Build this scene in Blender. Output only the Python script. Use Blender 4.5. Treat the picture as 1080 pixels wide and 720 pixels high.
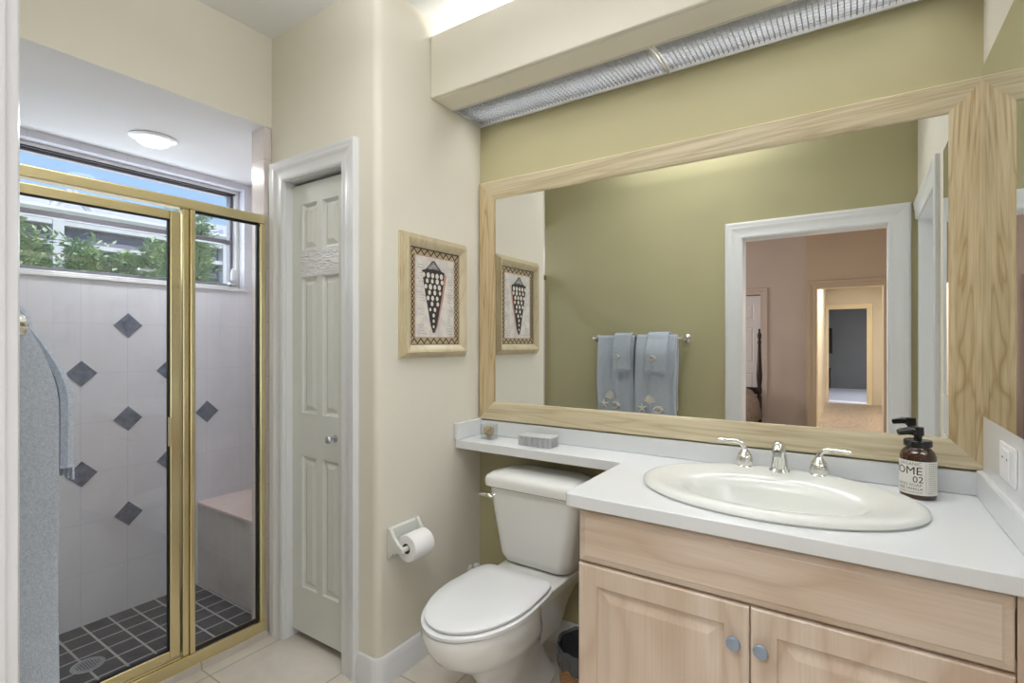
import bpy, bmesh, math, random
from mathutils import Vector, Matrix, noise
R = math.radians
PI = math.pi
random.seed(7)
sc = bpy.context.scene
for o in list(bpy.data.objects):
    bpy.data.objects.remove(o)
COL = sc.collection

# ------------------------------------------------------------------ camera
cam_d = bpy.data.cameras.new('camera'); cam_d.sensor_width = 36; cam_d.lens = 18.0
cam_d.clip_start = 0.02
cam = bpy.data.objects.new('camera', cam_d); COL.objects.link(cam)
cam.location = (0, 0, 1.28); cam.rotation_euler = (R(90), 0, R(33.75))
sc.camera = cam
# ------------------------------------------------------------------ exposure, sky
sc.view_settings.view_transform = 'Standard'
sc.view_settings.look = 'None'
sc.view_settings.gamma = 1.0
sc.view_settings.use_curve_mapping = False
sc.view_settings.exposure = 0.0
w = bpy.data.worlds.new('sky'); sc.world = w; w.use_nodes = True
nt = w.node_tree
bg = nt.nodes['Background']
sky = nt.nodes.new('ShaderNodeTexSky'); sky.sky_type = 'NISHITA'
sky.sun_disc = False; sky.sun_elevation = R(42); sky.sun_rotation = R(200); sky.altitude = 0
sky.air_density = 1.0; sky.dust_density = 0.6; sky.ozone_density = 1.5
nt.links.new(sky.outputs[0], bg.inputs[0]); bg.inputs[1].default_value = 0.22

def sun(name, rot, e, col=(1, .96, .9)):
    l = bpy.data.lights.new(name, 'SUN'); l.energy = e; l.color = col; l.angle = R(2)
    o = bpy.data.objects.new(name, l); COL.objects.link(o); o.rotation_euler = rot
    return o
sun('sunlight', (R(48), 0, R(100)), 4.0)

def area(name, loc, rot, sx, sy, e, col=(1, 1, 1), spread=180):
    l = bpy.data.lights.new(name, 'AREA'); l.shape = 'RECTANGLE'; l.size = sx; l.size_y = sy
    l.energy = e; l.color = col; l.spread = R(spread)
    o = bpy.data.objects.new(name, l); COL.objects.link(o); o.location = loc; o.rotation_euler = rot
    return o
# fluorescent tubes in the soffit box: down through the grille and up to the ceiling
area('soffit_tube_down', (-0.6, 1.87, 2.40), (0, 0, 0), 1.7, .10, 5.6, (.98, .98, 1), 100)
area('soffit_tube_up', (-0.6, 1.80, 2.50), (R(180), 0, 0), 1.7, .14, 7, (1, .99, .97))
# unseen fill panel added above the frame, tilted towards the mirror wall
area('ceiling_fill_panel', (-0.55, .52, 2.595), (R(25), 0, R(0)), 1.1, .28, 6, (.93, .96, 1), 130)
area('side_room_window_light', (1.25, .55, 1.2), (R(90), 0, R(66)), .8, 1.9, 10, (.84, .91, 1))
area('ceiling_bounce_fill', (-0.95, .70, 2.46), (R(180), 0, 0), 1.0, .7, 12.8, (.97, .98, 1))  # unseen uplight added to brighten the ceiling and soften the room
# daylight that comes in by the shower window
area('window_daylight', (-3.36, 1.16, 1.90), (R(90), 0, R(-90)), 1.1, .5, 8, (.82, .88, 1))
# two unseen fills added for the bedroom, then the hall and the far room
area('bedroom_fill_side', (-4.8, -2.2, 1.6), (R(90), 0, R(-90)), 2.2, 1.5, 85, (.95, .97, 1))
area('bedroom_fill_top', (-.3, -1.1, 2.95), (0, 0, 0), 1.4, 1.2, 62, (.98, .97, 1))
area('hall_lamp_light', (.05, -6.3, 2.42), (0, 0, 0), .7, 2.6, 54, (1, .97, .95))
area('far_room_light', (.8, -10.6, 2.55), (0, 0, 0), 1.2, 1.6, 54, (.95, .96, 1))

# ------------------------------------------------------------------ materials
def lin(c):
    return tuple(((v / 255) / 12.92 if v / 255 <= .04045 else ((v / 255 + .055) / 1.055) ** 2.4) for v in c) + (1,)
MATS = {}
def mat(name, rgb, rough=.5, metal=0, spec=.5, coat=0, emit=None, es=0):
    m = bpy.data.materials.new(name); m.use_nodes = True
    b = m.node_tree.nodes['Principled BSDF']
    b.inputs['Base Color'].default_value = lin(rgb)
    b.inputs['Roughness'].default_value = rough
    b.inputs['Metallic'].default_value = metal
    b.inputs['Specular IOR Level'].default_value = spec
    b.inputs['Coat Weight'].default_value = coat
    if emit:
        b.inputs['Emission Color'].default_value = lin(emit); b.inputs['Emission Strength'].default_value = es
    MATS[name] = m
    return m
def nodes(m):
    return m.node_tree.nodes, m.node_tree.links, m.node_tree.nodes['Principled BSDF']
def coords(m, scale=(1, 1, 1), kind='Object', loc=(0, 0, 0), rot=(0, 0, 0)):
    n, l, b = nodes(m)
    tc = n.new('ShaderNodeTexCoord'); mp = n.new('ShaderNodeMapping')
    mp.inputs['Scale'].default_value = scale; mp.inputs['Location'].default_value = loc; mp.inputs['Rotation'].default_value = rot
    l.new(tc.outputs[kind], mp.inputs[0]); return mp.outputs[0]
def geo(m, scale=(1, 1, 1), loc=(0, 0, 0)):
    n, l, b = nodes(m)
    g = n.new('ShaderNodeNewGeometry'); mp = n.new('ShaderNodeMapping')
    mp.inputs['Scale'].default_value = scale; mp.inputs['Location'].default_value = loc
    l.new(g.outputs['Position'], mp.inputs[0]); return mp.outputs[0]
def ramp(m, fac, stops):
    n, l, b = nodes(m)
    r = n.new('ShaderNodeValToRGB'); e = r.color_ramp.elements
    while len(e) < len(stops): e.new(.5)
    for i, (p, c) in enumerate(stops):
        e[i].position = p; e[i].color = lin(c) if len(c) == 3 else c
    l.new(fac, r.inputs[0]); return r.outputs[0]
def noise_tex(m, vec, scale, detail=3, rough=.5, dist=0):
    n, l, b = nodes(m)
    t = n.new('ShaderNodeTexNoise'); t.inputs['Scale'].default_value = scale; t.inputs['Detail'].default_value = detail
    t.inputs['Roughness'].default_value = rough; t.inputs['Distortion'].default_value = dist
    l.new(vec, t.inputs['Vector']); return t.outputs['Fac']
def bump(m, h, strength, dist=.001):
    n, l, b = nodes(m)
    t = n.new('ShaderNodeBump'); t.inputs['Strength'].default_value = strength; t.inputs['Distance'].default_value = dist
    l.new(h, t.inputs['Height']); l.new(t.outputs[0], b.inputs['Normal'])
def mixc(m, fac, a, c, mode='MIX'):
    n, l, b = nodes(m)
    x = n.new('ShaderNodeMix'); x.data_type = 'RGBA'; x.blend_type = mode
    for sock, v in ((x.inputs['Factor'], fac), (x.inputs['A'], a), (x.inputs['B'], c)):
        if isinstance(v, (int, float)): sock.default_value = v
        elif isinstance(v, tuple): sock.default_value = v
        else: l.new(v, sock)
    return x.outputs['Result']
def setcol(m, c):
    n, l, b = nodes(m); l.new(c, b.inputs['Base Color'])

def paint(name, rgb, rough=.6, bs=.15):
    m = mat(name, rgb, rough, spec=.3)
    v = geo(m); h = noise_tex(m, v, 180, 2)
    bump(m, h, bs, .0006)
    c = noise_tex(m, v, 1.3, 2)
    a = tuple(max(0, q - 3) for q in rgb); d = tuple(min(255, q + 3) for q in rgb)
    setcol(m, ramp(m, c, [(.3, a), (.7, d)])); return m
cream = paint('cream_paint', (230, 225, 211))
olive = paint('olive_paint', (184, 177, 140))
white_ceiling = paint('ceiling_paint', (238, 238, 237), .8, .4)
pink_wall = paint('bedroom_paint', (184, 166, 154))
tan_wall = paint('bedroom_tan_paint', (172, 152, 128))
hall_wall = paint('hall_paint', (228, 217, 198))
grey_wall = paint('far_room_paint', (128, 126, 124))
trim = mat('white_trim', (229, 230, 231), .28)
trim_b = mat('hall_trim', (242, 226, 190), .35)
door_w = mat('white_door', (224, 226, 220), .22)
v = geo(door_w, (60, 60, 2)); bump(door_w, noise_tex(door_w, v, 1, 3), .06, .001)
door_rip = mat('rippled_white_gloss', (232, 232, 232), .18)
v = geo(door_rip, (26, 26, 90)); bump(door_rip, noise_tex(door_rip, v, 1, 2, .5, .6), .9, .012)
porcelain = mat('porcelain', (230, 230, 226), .08, coat=.4)
bone = mat('bone_porcelain', (222, 223, 217), .22, coat=.15)
seat_w = mat('seat_plastic', (224, 225, 225), .16)
counter = mat('white_solid_surface', (226, 228, 229), .17)
chrome = mat('chrome', (225, 225, 222), .07, 1)
nickel = mat('brushed_nickel', (190, 194, 198), .28, 1)
knob_m = mat('blue_grey_knob', (150, 165, 182), .35, .55)
brass = mat('polished_brass', (226, 212, 168), .26, 1)
v = geo(brass, (4, 4, 60)); bump(brass, noise_tex(brass, v, 3, 2), .04, .001)
black = mat('black_seal', (16, 16, 17), .5)
black_pl = mat('black_plastic', (24, 24, 26), .18)
dark_wood = mat('dark_mahogany', (38, 22, 20), .3)
mirror_m = mat('mirror_silver', (238, 240, 238), .0, 1)
mirror_edge = mat('mirror_edge', (60, 66, 62), .3)
grille_m = mat('silver_grille', (176, 178, 180), .3, .5)
tube_m = mat('fluorescent_tube', (255, 250, 235), .4, emit=(255, 246, 225), es=.8)
glow = mat('lamp_lens', (255, 252, 245), .4, emit=(255, 250, 240), es=2.6)
paper = mat('toilet_paper', (246, 246, 244), .9, spec=.1)
v = coords(paper, (1, 1, 1)); bump(paper, noise_tex(paper, v, 120, 2), .3, .001)
card = mat('cardboard', (110, 96, 78), .8)
liner = mat('bin_liner', (62, 64, 66), .25)
v = coords(liner); bump(liner, noise_tex(liner, v, 60, 3), .8, .004)
outlet_w = mat('outlet_white', (240, 240, 242), .3)
slot_m = mat('outlet_slot', (60, 60, 62), .5)
grey_m = mat('black_panel', (22, 22, 24), .3)

def glass_thin(name, tint=(1, 1, 1), refl=.06):
    m = bpy.data.materials.new(name); m.use_nodes = True
    n = m.node_tree.nodes; l = m.node_tree.links; n.clear()
    out = n.new('ShaderNodeOutputMaterial'); tr = n.new('ShaderNodeBsdfTransparent'); gl = n.new('ShaderNodeBsdfGlossy')
    lw = n.new('ShaderNodeLayerWeight'); lw.inputs[0].default_value = .5; mx = n.new('ShaderNodeMixShader')
    pw = n.new('ShaderNodeMath'); pw.operation = 'POWER'; pw.inputs[1].default_value = 5; l.new(lw.outputs['Facing'], pw.inputs[0])
    fr = n.new('ShaderNodeMath'); fr.operation = 'MULTIPLY_ADD'; fr.inputs[1].default_value = .92; fr.inputs[2].default_value = .045; l.new(pw.outputs[0], fr.inputs[0])
    tr.inputs[0].default_value = (*tint, 1); gl.inputs['Roughness'].default_value = 0.0
    mt = n.new('ShaderNodeMath'); mt.operation = 'MULTIPLY'; mt.inputs[1].default_value = refl
    l.new(fr.outputs[0], mt.inputs[0]); l.new(mt.outputs[0], mx.inputs[0])
    l.new(tr.outputs[0], mx.inputs[1]); l.new(gl.outputs[0], mx.inputs[2]); l.new(mx.outputs[0], out.inputs[0])
    MATS[name] = m; return m
shower_glass = glass_thin('shower_glass', (.965, .975, .975), 1.0)
window_glass = glass_thin('window_glass', (.98, .99, .99), .8)
picture_glass = glass_thin('picture_glass', (1, 1, 1), .25)
clear_glass = glass_thin('clear_glass', (.96, .975, .97), 2.0)
screen_m = glass_thin('insect_screen', (.80, .82, .84), .1)
amber = mat('amber_glass', (70, 34, 8), .05, coat=.5)
amber.node_tree.nodes['Principled BSDF'].inputs['Transmission Weight'].default_value = .35

def wood(name, axis, dark, mid, light, ring=9., rough=.35, stretch=.12, fine=.5, dist=2.0):
    m = mat(name, mid, rough)
    sl = [1, 1, 1]; sl['xyz'.index(axis)] = stretch
    v = coords(m, tuple(sl))
    n, l, b = nodes(m)
    big = noise_tex(m, v, ring, 2, .45, dist)
    wv = n.new('ShaderNodeMath'); wv.operation = 'MULTIPLY'; wv.inputs[1].default_value = 9
    l.new(big, wv.inputs[0])
    fr = n.new('ShaderNodeMath'); fr.operation = 'PINGPONG'; fr.inputs[1].default_value = 1
    l.new(wv.outputs[0], fr.inputs[0])
    c1 = ramp(m, fr.outputs[0], [(.0, dark), (.25, mid), (.8, light)])
    sl2 = [160, 160, 160]; sl2['xyz'.index(axis)] = 4
    v2 = coords(m, tuple(sl2)); f = noise_tex(m, v2, 1, 3, .6)
    c2 = ramp(m, f, [(.3, tuple(int(q * .86) for q in mid)), (.65, (255, 255, 255))])
    c = mixc(m, fine, c1, c2, 'MULTIPLY')
    setcol(m, c); bump(m, f, .12, .0006); return m
oak_x = wood('oak_frame_horizontal', 'x', (197, 181, 148), (211, 198, 166), (219, 207, 177), 9, .4, .05, .35)
oak_z = wood('oak_frame_vertical', 'z', (180, 155, 113), (200, 179, 139), (211, 192, 155), 13, .4, .075, .4)
maple_x = wood('maple_horizontal', 'x', (200, 178, 156), (211, 192, 172), (219, 202, 184), 3.2, .32, .3, .16, 1.2)
maple_z = wood('maple_vertical', 'z', (200, 178, 156), (211, 192, 172), (219, 202, 184), 3.2, .32, .3, .16, 1.2)
pic_gold = wood('champagne_wood', 'z', (200, 184, 150), (208, 193, 160), (212, 198, 166), 5, .32, .3, .12)
hall_wood = wood('hall_wood_floor', 'y', (168, 148, 130), (182, 162, 143), (190, 172, 154), 4, .35, .2, .4)

def tiles(name, axes, size, origin, grout_w, rgb, grout, rough=.3, mottle=8, bs=.4, mscale=3.5):
    """square tiles laid from world position; axes e.g. 'yz'."""
    m = mat(name, rgb, rough)
    n, l, b = nodes(m)
    g = n.new('ShaderNodeNewGeometry'); sp = n.new('ShaderNodeSeparateXYZ'); l.new(g.outputs['Position'], sp.inputs[0])
    masks = []
    for a, s, o_ in zip(axes, size, origin):
        ad = n.new('ShaderNodeMath'); ad.operation = 'SUBTRACT'; ad.inputs[1].default_value = o_
        l.new(sp.outputs['XYZ'.index(a.upper())], ad.inputs[0])
        pp = n.new('ShaderNodeMath'); pp.operation = 'PINGPONG'; pp.inputs[1].default_value = s / 2
        l.new(ad.outputs[0], pp.inputs[0])
        mr = n.new('ShaderNodeMapRange'); mr.inputs['From Min'].default_value = grout_w * .4; mr.inputs['From Max'].default_value = grout_w * .75
        l.new(pp.outputs[0], mr.inputs['Value']); masks.append(mr.outputs[0])
    mn = n.new('ShaderNodeMath'); mn.operation = 'MINIMUM'; l.new(masks[0], mn.inputs[0]); l.new(masks[1], mn.inputs[1])
    v = geo(m, (mscale,) * 3)
    f = noise_tex(m, v, 1, 5, .62, .5)
    a = tuple(max(0, q - mottle) for q in rgb); d = tuple(min(255, q + mottle) for q in rgb)
    body = ramp(m, f, [(.32, a), (.68, d)])
    setcol(m, mixc(m, mn.outputs[0], lin(grout), body))
    bump(m, mn.outputs[0], bs, .0015); return m
floor_tile = tiles('beige_floor_tile', 'xy', (.42, .42), (-2.12, 1.02), .005, (212, 204, 192), (168, 160, 148), .28, 12)
wall_tile = tiles('pale_wall_tile_back', 'yz', (.195, .2455), (.908, .877), .003, (224, 225, 234), (214, 214, 220), .22, 5, .12)
side_tile = tiles('pale_wall_tile_side', 'xz', (.195, .2455), (-2.31, .877), .003, (232, 222, 218), (205, 196, 190), .2, 5, .25)
bench_tile = tiles('bench_tile', 'xz', (.38, .2455), (-3.14, .36), .003, (206, 200, 196), (222, 216, 212), .3, 10, .25)
bench_top_m = tiles('bench_top_tile', 'xy', (.8, .5), (-3.6, 1.0), .003, (226, 208, 202), (210, 196, 190), .3, 6, .2)
slate = tiles('charcoal_mosaic', 'xy', (.107, .105), (-3.14, .912), .008, (56, 57, 63), (176, 172, 172), .42, 16, .6, 9)
diamond_m = mat('slate_blue_tile', (104, 112, 130), .35)
v = geo(diamond_m); setcol(diamond_m, ramp(diamond_m, noise_tex(diamond_m, v, 30, 4), [(.3, (92, 100, 118)), (.7, (124, 132, 150))]))
carpet = mat('beige_carpet', (196, 184, 168), .95); bump(carpet, noise_tex(carpet, geo(carpet), 200, 2), .5, .003)
pale_carpet = mat('pale_blue_carpet', (206, 206, 216), .95); bump(pale_carpet, noise_tex(pale_carpet, geo(pale_carpet), 60, 2), .5, .01)

def cloth(name, rgb, sc_=900, dist=.0025):
    m = mat(name, rgb, .95, spec=.1)
    m.node_tree.nodes['Principled BSDF'].inputs['Sheen Weight'].default_value = .3
    v = coords(m); h = noise_tex(m, v, sc_, 3, .7); bump(m, h, .9, dist)
    a = tuple(max(0, q - 14) for q in rgb); d = tuple(min(255, q + 10) for q in rgb)
    setcol(m, ramp(m, noise_tex(m, v, sc_ * .5, 3, .7), [(.3, a), (.7, d)])); return m
terry = cloth('blue_grey_terry', (188, 196, 208), 420)
emb = cloth('cream_embroidery', (232, 228, 218), 500, .002)
quilt_m = mat('patterned_quilt', (150, 134, 120), .9)
v = coords(quilt_m); setcol(quilt_m, ramp(quilt_m, noise_tex(quilt_m, v, 22, 4, .6, 1.5), [(.4, (104, 88, 78)), (.5, (176, 160, 146)), (.62, (130, 112, 98))]))
wick = mat('wicker', (176, 128, 74), .6)
n_, l_, b_ = nodes(wick)
wv = n_.new('ShaderNodeTexBrick'); wv.inputs['Scale'].default_value = 1
wv.inputs['Color1'].default_value = lin((188, 140, 84)); wv.inputs['Color2'].default_value = lin((160, 112, 62)); wv.inputs['Mortar'].default_value = lin((84, 54, 26))
wv.inputs['Brick Width'].default_value = .016; wv.inputs['Row Height'].default_value = .006; wv.inputs['Mortar Size'].default_value = .0012
tc_ = n_.new('ShaderNodeTexCoord'); l_.new(tc_.outputs['UV'], wv.inputs['Vector']); l_.new(wv.outputs['Color'], b_.inputs['Base Color'])
leaf_m = mat('hedge_leaf', (120, 158, 92), .5)
v = coords(leaf_m); setcol(leaf_m, ramp(leaf_m, noise_tex(leaf_m, v, 5, 2), [(.35, (140, 176, 138)), (.65, (202, 222, 182))]))
stem_m = mat('hedge_stem', (96, 82, 66), .8)
cage_w = mat('white_aluminium', (214, 216, 226), .4)
cage_d = mat('dark_louvre', (128, 128, 150), .6)
roof_m = mat('pale_cage_roof', (220, 220, 228), .6)
grass_m = mat('lawn', (120, 140, 84), .9)
block_m = mat('garden_wall_render', (214, 210, 212), .8)
potp = mat('seashell_filling', (176, 146, 104), .6)
v = coords(potp); setcol(potp, ramp(potp, noise_tex(potp, v, 90, 3), [(.35, (140, 108, 70)), (.65, (206, 184, 146))])); bump(potp, noise_tex(potp, v, 90, 3), 1, .004)
box_m = mat('pale_grey_ribbed', (196, 198, 200), .35)
label_m = mat('paper_label', (228, 226, 218), .7)
ink = mat('black_ink', (26, 25, 26), .7)
soft_ink = mat('grey_ink', (120, 118, 114), .7)
art_paper = mat('print_paper', (222, 214, 206), .7)
v = geo(art_paper); setcol(art_paper, ramp(art_paper, noise_tex(art_paper, v, 26, 4), [(.35, (206, 200, 200)), (.6, (228, 222, 212))]))
art_border = mat('print_border', (188, 170, 134), .7)
shell_dark = mat('shell_dark', (58, 52, 56), .7)
shell_lip = mat('shell_lip', (196, 148, 130), .7)
shell_spot = mat('shell_spot', (226, 220, 206), .7)

# ------------------------------------------------------------------ helpers
def wloc(p):
    v = Vector((0, 0, 0))
    while p is not None:
        v += p.location; p = p.parent
    return v
class MB:
    def __init__(s): s.b = bmesh.new()
    def box(s, x0, x1, y0, y1, z0, z1):
        if x0 > x1: x0, x1 = x1, x0
        if y0 > y1: y0, y1 = y1, y0
        if z0 > z1: z0, z1 = z1, z0
        vs = [s.b.verts.new(p) for p in [(x0, y0, z0), (x1, y0, z0), (x1, y1, z0), (x0, y1, z0), (x0, y0, z1), (x1, y0, z1), (x1, y1, z1), (x0, y1, z1)]]
        for f in ((0, 3, 2, 1), (4, 5, 6, 7), (0, 1, 5, 4), (1, 2, 6, 5), (2, 3, 7, 6), (3, 0, 4, 7)):
            s.b.faces.new([vs[i] for i in f])
        return s
    def rings(s, rings, cap0=True, cap1=True, closed=True):
        rs = [[s.b.verts.new(p) for p in r] for r in rings]
        n = len(rs[0])
        for a, b in zip(rs, rs[1:]):
            for i in range(n if closed else n - 1):
                j = (i + 1) % n
                s.b.faces.new((a[i], a[j], b[j], b[i]))
        if cap0: s.b.faces.new(list(reversed(rs[0])))
        if cap1: s.b.faces.new(rs[-1])
        return s
    def lathe(s, prof, o=(0, 0, 0), axis='z', n=32, cap0=True, cap1=True, sx=1, sy=1):
        o = Vector(o); rr = []
        for r, h in prof:
            ring = []
            for i in range(n):
                a = 2 * PI * i / n; u, v_ = r * math.cos(a) * sx, r * math.sin(a) * sy
                p = {'z': (u, v_, h), 'y': (v_, h, u), 'x': (h, u, v_)}[axis]
                ring.append(o + Vector(p))
            rr.append(ring)
        return s.rings(rr, cap0, cap1)
    def tube(s, pts, rad, n=12, caps=True):
        pts = [Vector(p) for p in pts]
        if not isinstance(rad, (list, tuple)): rad = [rad] * len(pts)
        rr = []; up = None
        for i, p in enumerate(pts):
            t = (pts[min(i + 1, len(pts) - 1)] - pts[max(i - 1, 0)]).normalized()
            if up is None:
                up = Vector((0, 0, 1)) if abs(t.z) < .9 else Vector((1, 0, 0))
            a = t.cross(up).normalized(); up = a.cross(t).normalized()
            rr.append([p + (a * math.cos(2 * PI * k / n) + up * math.sin(2 * PI * k / n)) * rad[i] for k in range(n)])
        return s.rings(rr, caps, caps)
    def prism(s, poly, f, d0, d1):
        """poly: list of 2-D points; f(u,v,d)->xyz"""
        a = [s.b.verts.new(f(u, v_, d0)) for u, v_ in poly]; c = [s.b.verts.new(f(u, v_, d1)) for u, v_ in poly]
        n = len(poly)
        s.b.faces.new(list(reversed(a))); s.b.faces.new(c)
        for i in range(n):
            j = (i + 1) % n; s.b.faces.new((a[i], a[j], c[j], c[i]))
        return s
    def build(s, name, m, parent=None, smooth=False, bevel=0, seg=2, subsurf=0, solid=0, uv=False):
        off = wloc(parent)
        for v_ in s.b.verts: v_.co -= off
        bmesh.ops.recalc_face_normals(s.b, faces=s.b.faces)
        me = bpy.data.meshes.new(name); s.b.to_mesh(me); s.b.free()
        me.materials.append(m)
        o = bpy.data.objects.new(name, me); COL.objects.link(o)
        if parent: o.parent = parent
        if solid:
            q = o.modifiers.new('solid', 'SOLIDIFY'); q.thickness = solid; q.offset = 0
        if bevel:
            q = o.modifiers.new('bevel', 'BEVEL'); q.width = bevel; q.segments = seg; q.limit_method = 'ANGLE'; q.angle_limit = R(40)
        if subsurf:
            q = o.modifiers.new('sub', 'SUBSURF'); q.levels = subsurf; q.render_levels = subsurf
        if smooth:
            for p in me.polygons: p.use_smooth = True
            if not subsurf:
                me.set_sharp_from_angle(angle=R(42))
        return o
def tag(o, label=None, cat=None, group=None, kind=None):
    if label: o['label'] = label
    if cat: o['category'] = cat
    if group: o['group'] = group
    if kind: o['kind'] = kind
    return o
def thing(name, loc, label, cat, group=None):
    o = bpy.data.objects.new(name, None); COL.objects.link(o); o.location = loc; o.empty_display_size = .05
    return tag(o, label, cat, group)
def st(name, mb, m, parent=None, **k):
    o = mb.build(name, m, parent, **k)
    o['kind'] = 'structure'
    return o
def box(*a): return MB().box(*a)
def sgroup(name, loc=(0, 0, 0)):
    o = bpy.data.objects.new(name, None); COL.objects.link(o); o.location = loc; o['kind'] = 'structure'; o.empty_display_size = .05
    return o

def sweep(mb, pts, prof, f, closed=True, segs=None):
    """mitred sweep of a profile (outward u, height v) round 2-D corner points; outward = to the right of travel"""
    n = len(pts); P = [Vector(p) for p in pts]
    rings = []
    for i in range(n):
        if closed or 0 < i < n - 1:
            d0 = (P[i] - P[i - 1]).normalized(); d1 = (P[(i + 1) % n] - P[i]).normalized()
        elif i == 0: d0 = d1 = (P[1] - P[0]).normalized()
        else: d0 = d1 = (P[-1] - P[-2]).normalized()
        n0 = Vector((d0.y, -d0.x)); n1 = Vector((d1.y, -d1.x))
        m_ = (n0 + n1).normalized(); k = 1 / max(.2, m_.dot(n0))
        rings.append([f(P[i].x + m_.x * k * u, P[i].y + m_.y * k * u, v_) for u, v_ in prof])
    cnt = n if closed else n - 1
    for i in range(cnt):
        if segs is not None and i not in segs: continue
        a, b = rings[i], rings[(i + 1) % n]
        mb.rings([a, b], True, True)
    return mb
CASING = [(0, 0), (0, .012), (.006, .016), (.014, .018), (.02, .0155), (.03, .017), (.05, .0185), (.056, .0225), (.064, .024), (.07, .0225), (.078, .026), (.086, .0255), (.09, .02), (.09, 0)]
BASE = [(0, 0), (.015, 0), (.015, .07), (.0125, .078), (.0135, .086), (.009, .094), (.0085, .102), (.004, .108), (0, .11)]

Z0 = -.042      # floor level
# ------------------------------------------------------------------ room shell
ZC = 2.66
st('floor', box(-2.32, .45, .012, 2.1, Z0 - .25, Z0), floor_tile)
st('ceiling', box(-2.21, .45, .012, 2.1, ZC, ZC + .1), white_ceiling)
st('wall_mirror', box(-1.508, .45, 1.98, 2.10, Z0, ZC), olive)
# wall with towel bar and bedroom doorway (opening -.64 .. .17)
m = MB(); m.box(-2.21, -.64, .012, .13, Z0, ZC).box(.17, .45, .012, .13, Z0, ZC).box(-.64, .17, .012, .13, 1.995, ZC)
st('wall_back', m, olive)
# right wall with a door opening (y .17 .. .96)
m = MB(); m.box(.31, .43, .96, 1.98, Z0, ZC).box(.31, .43, .13, .96, 2.0, ZC)
m.box(.31, .43, .13, .16, Z0, 2.0)
st('wall_right', m, cream)
# toilet wall with rounded corner, closet wall
def rc(cx, cy, r, a0, a1, n=8):
    return [(cx + r * math.cos(R(a0 + (a1 - a0) * i / n)), cy + r * math.sin(R(a0 + (a1 - a0) * i / n))) for i in range(n + 1)]
fz = lambda u, v_, d: (u, v_, d)
r_ = .03
poly = [(-1.508, 2.1), (-1.705, 2.1), (-1.705, 1.335)] + rc(-1.508 - r_, 1.335 + r_, r_, 270, 360)
m = MB().prism(poly, fz, Z0, ZC)
st('wall_left', m, cream, smooth=True)
m = MB().box(-2.21, -1.705, 1.335, 1.46, 2.0, ZC).box(-2.21, -2.105, 1.335, 1.46, Z0, 2.0)
st('wall_closet', m, cream)
st('wall_closet_inner', box(-2.105, -1.705, 1.44, 1.46, Z0, 2.0), cream)
# wall over the shower opening
st('wall_shower_header', box(-2.31, -2.21, .012, 1.46, 2.2515, ZC), cream)
# shower
st('wall_shower_side', box(-2.315, -2.215, 1.30, 1.46, -.11, 2.25), side_tile)
st('wall_shower_end', box(-3.14, -2.2, 1.77, 1.87, -.2, 2.26), side_tile)
m = MB()
YA, YB, ZA, ZB = .35, 1.715, 1.60, 2.215
m.box(-3.30, -3.14, -.1, YA, -.2, 2.3).box(-3.30, -3.14, YB, 1.87, -.2, 2.3).box(-3.30, -3.14, YA, YB, -.2, ZA).box(-3.30, -3.14, YA, YB, ZB, 2.3)
st('wall_shower_back', m, wall_tile)
st('wall_shower_near', box(-3.14, -2.21, .012, .13, -.2, 2.26), side_tile)
st('ceiling_shower', box(-3.3, -2.2105, -.1, 1.87, 2.25, 2.2512), white_ceiling)
st('floor_shower', box(-3.14, -2.32, .13, 1.77, -.2, -.11), slate)
m = MB(); m.box(-2.33, -2.185, .13, 1.30, -.2, -.014)
st('trim_curb', m, floor_tile, bevel=.003)
ev = st('wall_closet_side', box(-2.32, -2.2, 1.46, 1.87, -.2, 2.26), side_tile)
# bench
b = thing('shower_bench', (-2.73, 1.6, -.11), 'pale tiled built in bench at the right end of the shower', 'bench')
box(-3.14, -2.322, 1.445, 1.77, -.11, .345).build('bench_front', bench_tile, b)
box(-3.14, -2.322, 1.437, 1.77, .345, .362).build('bench_top', bench_top_m, b, bevel=.003)
# diamonds
H_ = .063
dd = [(1.105, 1.364, 'topmost slate blue diamond tile on the shower wall'),
      (.911, 1.123, 'upper slate blue diamond tile of the column nearest the hanging towel'),
      (1.298, 1.123, 'upper slate blue diamond tile half hidden by the brass door stile'),
      (1.105, .881, 'centre slate blue diamond tile seen through the shower door'),
      (1.495, .872, 'slate blue diamond tile seen through the fixed side panel above the bench'),
      (.912, .631, 'lower slate blue diamond tile of the column nearest the hanging towel'),
      (1.298, .631, 'lower slate blue diamond tile half hidden by the brass door stile'),
      (1.107, .386, 'lowest slate blue diamond tile, just above the charcoal mosaic floor')]
for y, z, lb in dd:
    o = MB().prism([(y - H_, z), (y, z - H_), (y + H_, z), (y, z + H_)], lambda u, v_, d: (d, u, v_), -3.140, -3.136).build('diamond_tile', diamond_m)
    tag(o, lb, 'tile')
# drain
d = thing('shower_drain', (-2.735, .816, -.11), 'round metal drain cover set in the charcoal shower floor', 'drain')
MB().lathe([(.058, 0), (.06, .002), (.054, .004), (.05, .003)], (-2.735, .816, -.11), n=40, cap0=False).build('cover', nickel, d, smooth=True)
m = MB()
for i in range(-4, 5):
    for j in range(-4, 5):
        if i * i + j * j < 18: m.box(-2.735 + i * .0095 - .003, -2.735 + i * .0095 + .003, .816 + j * .0095 - .0015, .816 + j * .0095 + .0015, -.1068, -.1064)
m.build('drain_slots', black, d)

# ------------------------------------------------------------------ shower window
wn = sgroup('window_1')
fx = lambda u, v_, d: (d, u, v_)
FR = lambda a, c, e, g: [(a, e), (c, e), (c, g), (a, g)]
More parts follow.
